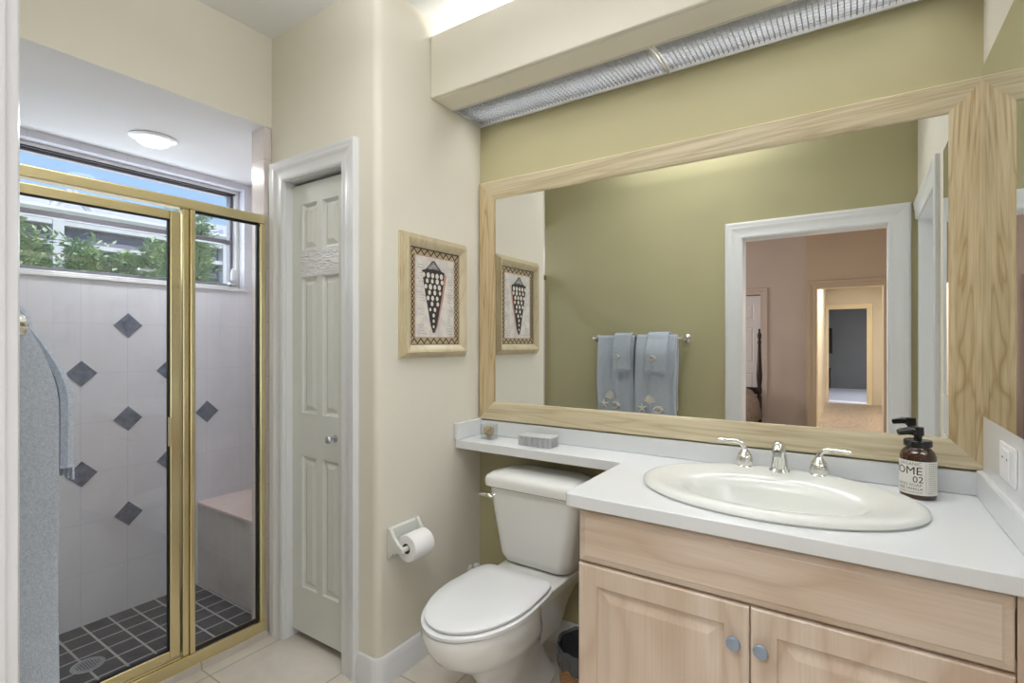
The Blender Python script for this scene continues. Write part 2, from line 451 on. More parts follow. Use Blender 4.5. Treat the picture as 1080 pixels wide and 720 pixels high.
# vinyl frame around the glazing (inner edge at YA+.05 ..), traversed so outward = right of travel
m = MB()
def ringframe(m, a, c, e, g, wd, d0, d1, f):
    for (a0, c0, e0, g0) in ((a, c, e, e + wd), (a, c, g - wd, g), (a, a + wd, e + wd, g - wd), (c - wd, c, e + wd, g - wd)):
        m.prism([(a0, e0), (c0, e0), (c0, g0), (a0, g0)], f, d0, d1)
ringframe(m, YA, YB, ZA, ZB, .020, -3.29, -3.20, fx)
st('window_frame', m, trim, wn, bevel=.004)
m = MB(); ringframe(m, YA + .02, YB - .02, ZA + .02, ZB - .02, .018, -3.28, -3.235, fx)
m.prism(FR(YA + .03, YB - .03, 1.882, 1.908), fx, -3.275, -3.225)
st('window_sash', m, mat('window_sash_grey', (112, 110, 120), .4), wn, bevel=.002)
m = MB(); m.prism(FR(YA + .02, YB - .02, ZB - .026, ZB - .018), fx, -3.24, -3.205)
st('window_gasket', m, black, wn)
st('window_pane', MB().prism(FR(YA + .03, YB - .03, ZA + .03, ZB - .03), fx, -3.256, -3.252), window_glass, wn)
st('window_sill', box(-3.20, -3.125, YA - .02, YB + .02, ZA - .015, ZA), trim, wn, bevel=.003)
c_ = MB().box(-3.225, -3.19, 1.655, 1.69, 1.63, 1.645)
c_.lathe([(.006, 0), (.013, .006), (.017, .02), (.016, .05), (.012, .075), (.005, .085)], (-3.185, 1.672, 1.645), n=16)
st('window_crank', c_, trim, wn, smooth=True)
st('window_latch', box(-3.225, -3.205, 1.18, 1.25, 1.668, 1.676), nickel, wn)

# ------------------------------------------------------------------ outdoors
st('ground', box(-30, -3.5, -15, 25, -.4, -.2), grass_m)
def shrub(x, y, zt, wd, n, label, seed):
    rnd = random.Random(seed)
    t = thing('garden_shrub', (x, y, -.2), label, 'shrub', 'shrubs outside the shower window')
    m = MB(); s = MB()
    H = zt - 1.15
    for i in range(13):
        a = rnd.uniform(0, 2 * PI); rr = wd * math.sqrt(rnd.random()) * .7
        tip = Vector((x + math.cos(a) * rr, y + math.sin(a) * rr * 1.2, zt - H * rnd.uniform(0, .30)))
        s.tube([(x, y, -.2), (x, y, 1.0), (x + (tip.x - x) * .4, y + (tip.y - y) * .4, 1.15 + (tip.z - 1.15) * .55), tip], [.02, .014, .008, .003], 5)
        for k in range(n):
            q = rnd.uniform(.35, 1.03)
            base = Vector((x, y, 1.15)).lerp(tip, q) + Vector((rnd.gauss(0, .03), rnd.gauss(0, .05), rnd.gauss(0, .02)))
            az = rnd.uniform(0, 2 * PI); el = rnd.uniform(-.3, 1.0); L = rnd.uniform(.045, .08); W = L * .22
            d_ = Vector((math.cos(az) * math.cos(el), math.sin(az) * math.cos(el), math.sin(el)))
            sd = d_.cross(Vector((0, 0, 1))).normalized() * W; up = sd.cross(d_).normalized() * W * .5
            p = [base, base + d_ * L * .45 + sd - up * .0, base + d_ * L + up * -1.2, base + d_ * L * .45 - sd, base + d_ * L * .45 - up]
            vs = [m.b.verts.new(q2) for q2 in p]
            m.b.faces.new((vs[0], vs[1], vs[4])); m.b.faces.new((vs[1], vs[2], vs[4])); m.b.faces.new((vs[2], vs[3], vs[4])); m.b.faces.new((vs[3], vs[0], vs[4]))
    m.build('foliage', leaf_m, t); s.build('stem', stem_m, t)
shrub(-4.55, .98, 2.04, .18, 361, 'leftmost green leafy shrub outside the shower window', 1)
shrub(-4.62, 1.34, 1.98, .18, 361, 'green leafy shrub outside the window, second from the left', 2)
shrub(-4.5, 1.70, 2.02, .18, 361, 'green leafy shrub outside the middle of the window', 3)
shrub(-4.6, 2.10, 2.34, .18, 437, 'tall green shrub beside the brass post, behind the door glass', 4)
shrub(-4.5, 2.62, 2.46, .18, 494, 'tallest dense green shrub seen through the fixed shower panel', 5)
# pool enclosure across the garden
pc = thing('pool_enclosure', (-9, 3, -.2), 'large screened pool enclosure with pale roof and dark slatted side beyond the shrubs', 'enclosure')
m = MB()
for z in (2.62, 2.90): m.box(-9.12, -9.0, -2, 9, z - .03, z + .03)
for y in (-.9, 2.36, 4.6, 7): m.box(-9.14, -8.98, y - .06, y + .06, -.2, 3.2)
m.build('white_rail', cage_w, pc)
m = MB(); m.box(-9.25, -9.15, -2, 9, 2.66, 2.86).box(-9.25, -9.15, -2, 9, 2.36, 2.58).box(-9.25, -9.15, -2, 9, 2.0, 2.28).box(-9.25, -9.15, -2, 9, 2.94, 3.02)
m.build('dark_slats', cage_d, pc)
m = MB().prism([(-9.0, 3.04), (-9.0, 3.10), (-13, 4.15), (-13, 4.09)], lambda u, v_, d: (u, d, v_), -3, 10)
m.build('roof_panel', roof_m, pc)
m = MB()
m.tube([(-9.0, 2.30, 3.1), (-9.02, 2.50, 3.36)], .05, 6).tube([(-9.0, 2.74, 3.1), (-9.02, 2.52, 3.36)], .05, 6)
m.tube([(-8.95, -2.5, 3.06), (-8.95, 9.5, 3.06)], .05, 6)
m.build('truss', cage_w, pc)
box(-9.6, -9.3, -3, 10, -.2, 3.0).build('side_wall', roof_m, pc)

# ------------------------------------------------------------------ shower enclosure
def brassbox(*a): return MB().box(*a)
se = thing('shower_enclosure', (-2.24, .8, -.014), 'brass framed glass shower door with fixed side panel on a tiled curb', 'shower door')
X0, X1 = -2.235, -2.205
m = MB().box(X0 - .012, X1 + .012, .13, 1.30, 1.806, 1.846)
m.build('header_rail', brass, se, bevel=.006, seg=3)
m = MB().box(X0 - .012, X1 + .014, .13, 1.30, -.014, .034).box(X1 - .004, X1 + .006, .13, .95, .034, .042)
m.build('bottom_rail', brass, se, bevel=.003)
m = MB().box(X0, X1 + .004, .958, .982, .034, 1.806).box(X0 - .006, X1 + .012, .982, 1.002, .034, 1.806)
m.build('centre_post', brass, se, bevel=.004, seg=3)
m = MB().box(X0 - .005, X1 + .008, 1.272, 1.30, .034, 1.806)
m.build('wall_channel', brass, se, bevel=.004)
m = MB()
for a in ((1.002, 1.008, .034, 1.806), (1.266, 1.272, .034, 1.806), (1.008, 1.266, .034, .042), (1.008, 1.266, 1.798, 1.806)):
    m.box(-2.226, -2.214, *a)
m.build('black_gasket', black, se)
box(-2.222, -2.218, 1.006, 1.268, .040, 1.80).build('fixed_glass', shower_glass, se)
door = MB()
for a in ((.915, .952, .046, 1.79), (.150, .187, .046, 1.79), (.187, .915, .046, .078), (.187, .915, 1.755, 1.79)):
    door.box(X0 + .003, X1 - .002, *a)
dr = door.build('hinged_door_frame', brass, se, bevel=.004, seg=3)
m = MB()
for a in ((.910, .915, .078, 1.755), (.187, .192, .078, 1.755), (.192, .910, .078, .083), (.192, .910, 1.750, 1.755)):
    m.box(-2.226, -2.214, *a)
m.build('door_gasket', black, dr)
box(-2.222, -2.218, .190, .912, .081, 1.752).build('door_glass', shower_glass, dr)
m = MB().box(-2.206, -2.186, .906, .914, .875, .988)
m.build('pull_handle', brass, dr, bevel=.002)
# recessed lamp in shower
L = thing('shower_ceiling_light', (-2.78, 1.08, 2.25), 'round recessed light with dropped lens in the shower ceiling', 'ceiling light')
MB().lathe([(.045, 0), (.096, 0), (.098, -.004), (.09, -.008), (.066, -.010), (.062, -.004), (.045, -.004)], (-2.78, 1.08, 2.25), n=48, cap0=False, cap1=False).build('trim_ring', trim, L, smooth=True)
MB().lathe([(.062, -.004), (.064, -.024), (.054, -.031), (.025, -.035), (.002, -.036)], (-2.78, 1.08, 2.25), n=48, cap0=True).build('lens', glow, L, smooth=True)
l = bpy.data.lights.new('shower_lamp_light', 'AREA'); l.shape = 'DISK'; l.size = .13; l.energy = 5.5; l.color = (.96, .97, 1)
o = bpy.data.objects.new('shower_lamp_light', l); COL.objects.link(o); o.location = (-2.78, 1.08, 2.202)

# ------------------------------------------------------------------ closet door, casings, baseboards
fy = lambda Y, s=1: (lambda u, v_, d: (u, Y - s * d, v_))
# opening walked so that outward is to the right: up the left side, across the top, down the right side means outward left -> reverse
def casing(name, x0, x1, zt, Y, s=1, prof=CASING, m_=None, parent=None, inset=0):
    pts = [(x1, Z0), (x1, zt), (x0, zt), (x0, Z0)]
    m = sweep(MB(), pts, prof, fy(Y, s), closed=False)
    return st(name, m, m_ or trim, parent, smooth=True)
casing('trim_closet', -2.105, -1.705, 1.99, 1.335)
m = MB().box(-2.12, -2.102, 1.335, 1.44, Z0, 2.0).box(-1.708, -1.69, 1.335, 1.44, Z0, 2.0).box(-2.105, -1.705, 1.335, 1.44, 1.987, 2.005)
st('trim_closet_jamb', m, trim)
def rect_rings(m, x0, x1, z0, z1, steps, f):
    rr = []
    for ins, d_ in steps:
        rr.append([f(x0 + ins, z0 + ins, d_), f(x1 - ins, z0 + ins, d_), f(x1 - ins, z1 - ins, d_), f(x0 + ins, z1 - ins, d_)])
    m.rings(rr, False, True)
def panel_door(name, x0, x1, z0, z1, Y, rows, cols, m_, parent=None, s=1, th=.035, knob=None, wavy=None, kind='structure', f=None):
    f = f or fy(Y, s)
    g = bpy.data.objects.new(name, None); COL.objects.link(g); g.location = Vector(f((x0 + x1) / 2, z0, 0))
    if kind: g['kind'] = kind
    m = MB()
    q = lambda a, c, e, h: m.prism([(a, e), (c, e), (c, h), (a, h)], f, -th, 0)
    xs = [x0] + [v_ for c in cols for v_ in c] + [x1]
    zs = [z0] + [v_ for r in rows for v_ in r] + [z1]
    for i in range(0, len(xs), 2): q(xs[i], xs[i + 1], z0, z1)
    for c in cols:
        for i in range(0, len(zs), 2):
            if wavy is not None and i == wavy: q(c[0], c[1], zs[i], zs[i + 1])
            else: q(c[0], c[1], zs[i], zs[i + 1])
    m.build('door_leaf', m_, g)
    for r in rows:
        for c in cols:
            p = MB(); rect_rings(p, c[0], c[1], r[0], r[1], [(0, 0), (.003, -.008), (.012, -.012), (.016, -.011), (.034, -.002), (.036, -.002)], f)
            p.build('door_panel', m_, g)
    return g
cd = panel_door('door_1', -2.102, -1.708, -.005, 1.972, 1.367, [(.196, .776), (.965, 1.562), (1.68, 1.885)], [(-2.03, -1.925), (-1.885, -1.78)], door_w)
MB().prism([(-2.035, 1.563), (-1.775, 1.563), (-1.775, 1.679), (-2.035, 1.679)], fy(1.367), 0, .0025).build('rippled_rail', door_rip, cd)
kn = MB().lathe([(.016, 0), (.016, -.003), (.006, -.005), (.006, -.02), (.012, -.026), (.0165, -.034), (.013, -.042), (.003, -.045)], (-1.80, 1.367, .875), axis='y', n=20)
kn.build('door_knob', nickel, cd, smooth=True)

# baseboards
fb = lambda u, v_, d: (u, v_, Z0 + d)
def baseboard(name, pts):
    return st(name, sweep(MB(), pts, BASE, lambda u, v_, d: (u, v_, Z0 + d), closed=False), trim, smooth=True)
r2 = .03
baseboard('baseboard_closet', [(-1.614, 1.335)] + rc(-1.538, 1.365, .03, 270, 360, 5) + [(-1.508, 1.98)])
baseboard('baseboard_mirror', [(-.672, 1.98), (-1.508 + .0, 1.98)][::-1] if False else [(-1.493, 1.98), (-.672, 1.98)])
baseboard('baseboard_back', [(-.735, .13), (-2.18, .13)])
# back wall doorway to bedroom
def casing_in(name, x0, x1, zt, Y, s, m_=None):
    pts = [(x1, Z0), (x1, zt), (x0, zt), (x0, Z0)]
    m = sweep(MB(), pts, [(u * 1.22, v_ * .75) for u, v_ in CASING], lambda u, v_, d: (u, Y + s * d, v_), closed=False)
    return st(name, m, m_ or trim, None, smooth=True)
casing_in('trim_bedroom_doorway', -.64, .17, 1.99, .13, 1)
m = MB().box(-.655, -.638, .01, .13, Z0, 2.0).box(.168, .185, .01, .13, Z0, 2.0).box(-.64, .17, .01, .13, 1.985, 2.0)
st('trim_bedroom_jamb', m, trim)
# door in the right wall
pts = [(.165, Z0), (.165, 1.99), (.96, 1.99), (.96, Z0)]
m = sweep(MB(), pts[::-1], [(u * 1.2, v_ * .8) for u, v_ in CASING], lambda u, v_, d: (.31 - d, u, v_), closed=False, segs=[0, 1])
st('trim_side_doorway', m, trim, smooth=True)
m = MB().box(.31, .43, .945, .962, Z0, 2.0).box(.31, .43, .16, .962, 1.985, 2.0).box(.31, .43, .155, .172, Z0, 2.0)
st('trim_side_jamb', m, trim)
st('floor_side', box(.43, 1.5, .012, 2.1, Z0 - .25, Z0), floor_tile)
st('ceiling_side', box(.43, 1.5, .012, 2.1, ZC, ZC + .1), white_ceiling)
st('wall_side', MB().box(1.5, 1.6, .012, 2.1, Z0, ZC), cream)
st('wall_side_far', MB().box(.43, 1.5, 1.98, 2.1, Z0, ZC), cream)
st('wall_side_near', MB().box(.43, 1.5, .012, .13, Z0, ZC), cream)

# ------------------------------------------------------------------ soffit light box
st('wall_soffit_box', MB().box(-1.508, .31, 1.627, 1.645, 2.318, 2.585).box(-1.508, .31, 1.645, 1.772, 2.318, 2.335), cream, bevel=.006)
def grille(x0, x1, label):
    t = thing('light_grille', ((x0 + x1) / 2, 1.875, 2.319), label, 'light grille', 'silver grilles under the soffit')
    m = MB(); y0, y1 = 1.775, 1.972; z0, z1 = 2.321, 2.332; n = int((x1 - x0) / .0165)
    for i in range(1, n):
        x = x0 + (x1 - x0) * i / n; m.box(x - .0012, x + .0012, y0, y1, z0, z1)
    k = 11
    for j in range(1, k):
        y = y0 + (y1 - y0) * j / k; m.box(x0, x1, y - .0012, y + .0012, z0, z1)
    m.build('egg_crate_cells', grille_m, t)
    m = MB().box(x0, x1, y0 - .004, y0 + .002, 2.317, 2.334).box(x0, x1, y1 - .002, y1 + .006, 2.312, 2.334).box(x0, x0 + .007, y0, y1, 2.317, 2.334).box(x1 - .007, x1, y0, y1, 2.317, 2.334)
    m.build('grille_rim', MATS['grille_rim'], t)
mat('grille_rim', (226, 226, 224), .35, .3)
grille(-1.505, -.598, 'silver egg crate light grille at the toilet end of the soffit')
grille(-.592, .308, 'silver egg crate light grille over the sink end of the soffit')
hs = thing('cell_shade_tray', (-.6, 1.87, 2.47), 'added grey tray inside the soffit that keeps the grille cells dark', 'shade tray')  # tray added over the tubes so the grille cells look dark
box(-1.50, .305, 1.66, 1.975, 2.470, 2.478).build('shade_tray', mat('cell_shade_grey', (112, 113, 115), .5, .3), hs)  # grey stands in for the shade inside the cells
for x0, x1, lb in ((-1.40, -.66, 'fluorescent tube inside the soffit above the toilet end'), (-.52, .24, 'fluorescent tube inside the soffit above the sink end')):
    t = thing('fluorescent_tube', ((x0 + x1) / 2, 1.92, 2.44), lb, 'light tube')
    MB().tube([(x0, 1.925, 2.44), (x1, 1.925, 2.44)], .013, 14).build('tube', tube_m, t, smooth=True)
    for q in (x0 - .02, x1): box(q, q + .02, 1.90, 1.98, 2.42, 2.46).build('lamp_holder', trim, t)

# ------------------------------------------------------------------ mirror with oak frame
mw = thing('framed_mirror', (-.6, 1.98, .906), 'large wall mirror in a wide pale oak frame above the counter', 'mirror')
fx0, fx1, fz0, fz1 = -1.504, .3085, .907, 2.041
pr = [(0, 0), (0, .010), (.006, .0135), (.018, .0155), (.045, .0165), (.07, .0185), (.086, .0195), (.0885, .016), (.0885, 0)]
ff = lambda u, v_, d: (u, 1.98 - d, v_)
wI = .0885
pts = [(fx0 + wI, fz0 + wI), (fx0 + wI, fz1 - wI), (fx1 - wI + .01, fz1 - wI), (fx1 - wI + .01, fz0 + wI)]
# travel so that outward is right of travel (clockwise seen from the room)
pts = [(fx0 + wI, fz0 + wI), (fx1 - wI + .012, fz0 + wI), (fx1 - wI + .012, fz1 - wI), (fx0 + wI, fz1 - wI)]
fx1b = fx1
def seg(i, name, mt):
    o = sweep(MB(), pts, pr, ff, True, [i]).build(name, mt, mw, smooth=True); return o
pr = [(u * (.965), v_) for u, v_ in pr]
seg(0, 'bottom_rail', oak_x); seg(2, 'top_rail', oak_x); seg(1, 'right_stile', oak_z); seg(3, 'left_stile', oak_z)
MB().prism([(pts[0][0] - .01, pts[0][1] - .01), (pts[1][0] + .01, pts[1][1] - .01), (pts[2][0] + .01, pts[2][1] + .01), (pts[3][0] - .01, pts[3][1] + .01)], ff, .002, .006).build('mirror_glass', mirror_m, mw)
st('trim_side_panel', box(.3065, .3098, 1.215, 1.978, .905, 1.068), counter)
sm = thing('side_mirror', (.31, 1.6, 1.055), 'frameless mirror on the right side wall beside the oak framed mirror', 'mirror')
box(.306, .3095, 1.215, 1.978, 1.068, 2.062).build('glass_edge', mirror_edge, sm)
box(.3045, .306, 1.2155, 1.9775, 1.0685, 2.0615).build('mirror_glass', mirror_m, sm)

# ------------------------------------------------------------------ vanity
ZT, ZU = .835, .797
SX, SY, SA, SB = -.205, 1.664, .368, .275
N = 72
ct = MB(); bm_ = ct.b
outer = [(-1.506, 1.79), (-.742, 1.79)] + [(-.742 + .022 * math.cos(R(a)) + 0, 1.79 - .022 + .022 * math.sin(R(a))) for a in (60, 30)][:0] + [(-.712, 1.79), (-.7105, 1.36), (-.708, 1.347), (-.701, 1.340), (-.69, 1.338), (.308, 1.338), (.308, 1.978), (-1.506, 1.978)]
hole = [(SX + (SA - .035) * math.cos(2 * PI * i / N), SY + (SB - .035) * math.sin(2 * PI * i / N)) for i in range(N)]
ev_ = []
for lp in (outer, hole):
    vs = [bm_.verts.new((x, y, ZU)) for x, y in lp]
    for i in range(len(vs)): ev_.append(bm_.edges.new((vs[i], vs[(i + 1) % len(vs)])))
bmesh.ops.triangle_fill(bm_, use_beauty=True, edges=ev_, use_dissolve=False)
r = bmesh.ops.extrude_face_region(bm_, geom=list(bm_.faces))
bmesh.ops.translate(bm_, verts=[g for g in r['geom'] if isinstance(g, bmesh.types.BMVert)], vec=(0, 0, ZT - ZU))
co = thing('countertop', (-.4, 1.7, ZU), 'white solid surface countertop running on as a narrow shelf behind the toilet', 'countertop')
ct.build('counter_slab', counter, co, bevel=.007, seg=3)
box(-1.506, .306, 1.964, 1.978, ZT, .904).build('backsplash', counter, co, bevel=.004)
box(.291, .3085, 1.34, 1.964, ZT, .912).build('side_splash', counter, co, bevel=.005)
box(-1.5065, -1.487, 1.782, 1.964, ZT, .912).build('side_splash', counter, co, bevel=.004)
# cabinet
va = thing('vanity_cabinet', (-.2, 1.66, Z0), 'pale maple vanity cabinet with a false drawer front and two raised panel doors', 'cabinet')
m = MB().box(-.671, .308, 1.380, 1.962, .06, .795) if False else MB()
m.box(-.671, -.653, 1.38, 1.962, .06, .795).box(.29, .308, 1.38, 1.962, .06, .795).box(-.653, .29, 1.38, 1.962, .06, .078).box(-.653, .29, 1.944, 1.962, .078, .60)
m.box(-.671, -.62, 1.372, 1.39, .06, .795).box(.262, .308, 1.362, 1.39, .06, .795).box(-.62, .262, 1.372, 1.39, .60, .66).box(-.62, .262, 1.372, 1.39, .76, .795).box(-.62, .262, 1.372, 1.39, .06, .11).box(-.235, -.185, 1.372, 1.39, .11, .60)
m.build('carcass', maple_z, va)
box(-.671, .308, 1.44, 1.46, Z0, .06).build('toe_kick', maple_x, va)
m = MB(); F = lambda u, v_, d: (u, 1.372 - d, v_)
def slabfront(m, x0, x1, z0, z1, steps):
    rr = [[F(x0, z0, 0), F(x1, z0, 0), F(x1, z1, 0), F(x0, z1, 0)]]
    for ins, d_ in steps: rr.append([F(x0 + ins, z0 + ins, d_), F(x1 - ins, z0 + ins, d_), F(x1 - ins, z1 - ins, d_), F(x0 + ins, z1 - ins, d_)])
    m.rings(rr, True, True)
slabfront(m, -.6705, .2585, .641, .790, [(0, .010), (.003, .013), (.016, .0165), (.020, .019), (.03, .019)])
m.build('drawer_front', maple_x, va)
def vdoor(x0, x1, kx):
    z0, z1 = .075, .634; wd = .056
    m = MB(); rr = []
    for ins, d_ in ((wd, .002), (0, .002), (0, .015), (.0035, .018), (wd, .018), (wd, .002)):
        rr.append([F(x0 + ins, z0 + ins, d_), F(x1 - ins, z0 + ins, d_), F(x1 - ins, z1 - ins, d_), F(x0 + ins, z1 - ins, d_)])
    d_ = m.rings(rr, False, False).build('cabinet_door', maple_z, va)
    m = MB(); rect_rings(m, x0 + wd, x1 - wd, z0 + wd, z1 - wd, [(0, .018), (.004, .012), (.010, .009), (.014, .009), (.04, .0165), (.046, .0165)], F)
    m.build('raised_panel', maple_z, d_)
    k = MB().lathe([(.006, 0), (.006, -.014), (.0165, -.017), (.0175, -.022), (.015, -.026), (.004, -.0275)], (kx, 1.354, .545), axis='y', n=24)
    k.build('knob', knob_m, d_, smooth=True)
vdoor(-.6705, -.2125, -.245)
vdoor(-.2085, .2585, -.184)

# ------------------------------------------------------------------ sink and faucet
sk = thing('sink', (SX, SY, ZT), 'oval bone white drop-in sink set in the white countertop', 'sink')
def ell(a, b, cy, z, n=N, p=2.0): return [(SX + a * math.cos(2 * PI * i / n), cy + b * math.sin(2 * PI * i / n), z) for i in range(n)]
m = MB()
m.rings([ell(SA - .045, SB - .045, SY, ZT - .01), ell(SA - .004, SB - .004, SY, ZT + .001), ell(SA, SB, SY, ZT + .007), ell(SA - .002, SB - .002, SY, ZT + .014), ell(SA - .012, SB - .012, SY, ZT + .021), ell(SA - .026, SB - .026, SY, ZT + .0235),
         ell(SA - .045, SB - .047, SY - .001, ZT + .021), ell(SA - .08, SB - .075, SY - .008, ZT + .0165), ell(SA - .11, SB - .095, SY - .016, ZT + .011), ell(SA - .125, SB - .108, SY - .020, ZT + .006),
         ell(SA - .138, SB - .120, SY - .023, ZT - .004), ell(SA - .150, SB - .130, SY - .025, ZT - .022), ell(SA - .175, SB - .142, SY - .026, ZT - .06), ell(.14, .10, SY - .026, ZT - .105), ell(.08, .06, SY - .025, ZT - .125), ell(.024, .024, SY - .02, ZT - .13)], False, True)
m.build('basin', bone, sk, smooth=True)
MB().lathe([(.024, 0), (.023, .003), (.016, .002), (.004, .0015)], (SX, SY - .02, ZT - .13), n=24).build('drain', chrome, sk, smooth=True)
ZR = ZT + .015
FYc = 1.900
fa = thing('faucet', (SX, FYc, ZR), 'polished chrome widespread faucet with two lever handles at the back of the sink', 'faucet')
bell = [(.0, 0), (.029, 0), (.030, .004), (.026, .008), (.0235, .010), (.0245, .014), (.0265, .024), (.025, .034), (.0215, .040), (.0225, .043), (.019, .048), (.013, .056), (.010, .062)]
def handle(x, sgn):
    m = MB().lathe(bell[1:], (x, FYc + .003, ZR), n=28)
    h = m.build('handle_base', chrome, fa, smooth=True)
    z = ZR
    m = MB().tube([(x, FYc + .003, z + .056), (x + sgn * .002, FYc + .002, z + .072), (x + sgn * .012, FYc, z + .083), (x + sgn * .026, FYc - .004, z + .087), (x + sgn * .04, FYc - .008, z + .088), (x + sgn * .062, FYc - .014, z + .0885), (x + sgn * .078, FYc - .018, z + .0885), (x + sgn * .081, FYc - .019, z + .0885), (x + sgn * .086, FYc - .02, z + .0885)],
                  [.0105, .0095, .0085, .0070, .0060, .0062, .0074, .0060, .0035], 14)
    m.build('lever', chrome, h, smooth=True)
handle(-.312, -1); handle(-.093, 1)
m = MB().lathe([(.033, 0), (.034, .004), (.030, .008), (.027, .011)], (SX, FYc, ZR), n=28)
sp = []
path = [(0, 0, .008), (0, -.001, .03), (0, -.004, .05), (0, -.010, .068), (0, -.022, .083), (0, -.040, .090), (0, -.058, .086), (0, -.072, .072)]
rad = [.0265, .0245, .022, .0205, .0195, .018, .0165, .0150]
m.tube([(SX + p[0], FYc + p[1] + .003, ZR + p[2]) for p in path], rad, 20)
m.build('spout', chrome, fa, smooth=True)
MB().tube([(SX, FYc - .0685, ZR + .0745), (SX, FYc - .073, ZR + .062)], .0125, 16).build('aerator', nickel, fa, smooth=True)
MB().tube([(SX, FYc + .034, ZR), (SX, FYc + .034, ZR + .062)], .003, 8).lathe([(.003, 0), (.0065, .003), (.0065, .012), (.002, .015)], (SX, FYc + .034, ZR + .06), n=12).build('lift_rod', chrome, fa, smooth=True)

# ------------------------------------------------------------------ soap bottle
BX, BY = .152, 1.868
sb = thing('soap_bottle', (BX, BY, ZT), 'amber glass soap pump bottle with white printed label on the counter', 'soap bottle')
SR = .0430
MB().lathe([(.038, 0), (.042, .002), (.0428, .008), (.0428, .110), (.0420, .119), (.038, .131), (.031, .139), (.028, .143), (.028, .149)], (BX, BY, ZT + .0005), n=48).build('bottle', amber, sb, smooth=True)
lab = MB(); rr = []
A0, A1 = R(-205), R(2)
SL = SR + .0003
for zz in (.014, .108):
    rr.append([(BX + SL * math.cos(A0 + (A1 - A0) * i / 40), BY + SL * math.sin(A0 + (A1 - A0) * i / 40), ZT + zz) for i in range(41)])
lab.rings(rr, False, False, closed=False)
lb = lab.build('label', label_m, sb, smooth=True)
MB().lathe([(.0315, .146), (.0335, .147), (.0335, .161), (.0315, .1635), (.004, .165)], (BX, BY, ZT), n=36).build('cap', black_pl, sb, smooth=True)
m = MB().tube([(BX, BY, ZT + .164), (BX, BY, ZT + .178)], .010, 14)
m.tube([(BX, BY, ZT + .176), (BX, BY, ZT + .2)], .014, 18)
m.tube([(BX, BY, ZT + .189), (BX - .022, BY - .008, ZT + .189), (BX - .046, BY - .017, ZT + .183)], [.011, .0105, .009], 14)
pm = m.build('pump', black_pl, sb, smooth=True)
def text(s, size, mt, parent, fn, name='printing'):
    cu = bpy.data.curves.new('t', 'FONT'); cu.body = s; cu.size = size; cu.resolution_u = 3
    ob = bpy.data.objects.new('t', cu); COL.objects.link(ob)
    bpy.context.view_layer.update()
    dg = bpy.context.evaluated_depsgraph_get()
    me = bpy.data.meshes.new_from_object(ob.evaluated_get(dg)); bpy.data.objects.remove(ob)
    off = wloc(parent)
    wd = max(v_.co.x for v_ in me.vertices)
    for v_ in me.vertices: v_.co = Vector(fn(v_.co.x - wd, v_.co.y)) - off
    me.materials.clear(); me.materials.append(mt); me.name = name
    o = bpy.data.objects.new(name, me); COL.objects.link(o); o.parent = parent
    return o
ST = SL + .0004
def onlab(a_deg, z0):   # right aligned at this bearing round the bottle
    return lambda u, v_: (BX + ST * math.cos(R(a_deg) + u / ST), BY + ST * math.sin(R(a_deg) + u / ST), ZT + z0 + v_)
text('ORGANIC', .0125, soft_ink, lb, onlab(-84, .0960)); text('HOME', .0310, ink, lb, onlab(-82, .0705)); text('02', .0250, ink, lb, onlab(-79, .0490))
text('HAND SOAP', .0120, soft_ink, lb, onlab(-82, .0375)); text('PURE VANILLA', .0100, ink, lb, onlab(-80, .0275)); text('ORGANIC HAND SOAP', .0062, soft_ink, lb, onlab(-81, .0190))
m = MB()
def arc(m, a0, a1, z, h):
    a0, a1 = R(a0), R(a1); m.rings([[(BX + ST * math.cos(a0 + (a1 - a0) * i / 6), BY + ST * math.sin(a0 + (a1 - a0) * i / 6), ZT + z + q) for i in range(7)] for q in (0, h)], False, False, closed=False)
rnd = random.Random(2)
for k in range(15):
    a = -62
    while a < -38:
        w_ = rnd.uniform(3, 8); arc(m, a, min(a + w_, -36), .021 + k * .0058, .0011); a += w_ + 2
m.build('small_print', soft_ink, lb)
m = MB(); arc(m, -70, -69.2, .018, .086); m.build('label_rule', soft_ink, lb)
m = MB(); arc(m, -33, -32.2, .018, .086); m.build('label_rule', soft_ink, lb)

# ------------------------------------------------------------------ shelf items
gv = thing('glass_votive', (-1.385, 1.885, ZT), 'clear glass holder filled with tan shells at the toilet end of the shelf', 'glass holder')
rr = []
def rsq(cx, cy, h, r, n=5):
    out = []
    for sx_, sy_, a0 in ((1, 1, 0), (-1, 1, 90), (-1, -1, 180), (1, -1, 270)):
        out += rc(cx + sx_ * (h - r), cy + sy_ * (h - r), r, a0, a0 + 90, n)
    return out
def zr(l, z): return [(x, y, z) for x, y in l]
gx, gy = -1.385, 1.885
MB().rings([zr(rsq(gx, gy, .026, .01), ZT), zr(rsq(gx, gy, .031, .01), ZT + .004), zr(rsq(gx, gy, .032, .01), ZT + .066), zr(rsq(gx, gy, .029, .009), ZT + .066), zr(rsq(gx, gy, .028, .009), ZT + .008)], True, True).build('glass', clear_glass, gv, smooth=True)
bmx = MB(); bmesh.ops.create_icosphere(bmx.b, subdivisions=4, radius=.0245)
for v_ in bmx.b.verts:
    v_.co *= 1 + .18 * noise.noise(v_.co * 70); v_.co += Vector((gx, gy, ZT + .036))
bmx.build('shell_filling', potp, gv, smooth=True)
gb = thing('ribbed_box', (-1.125, 1.885, ZT), 'small pale grey box with wavy ribbed sides on the shelf', 'box')
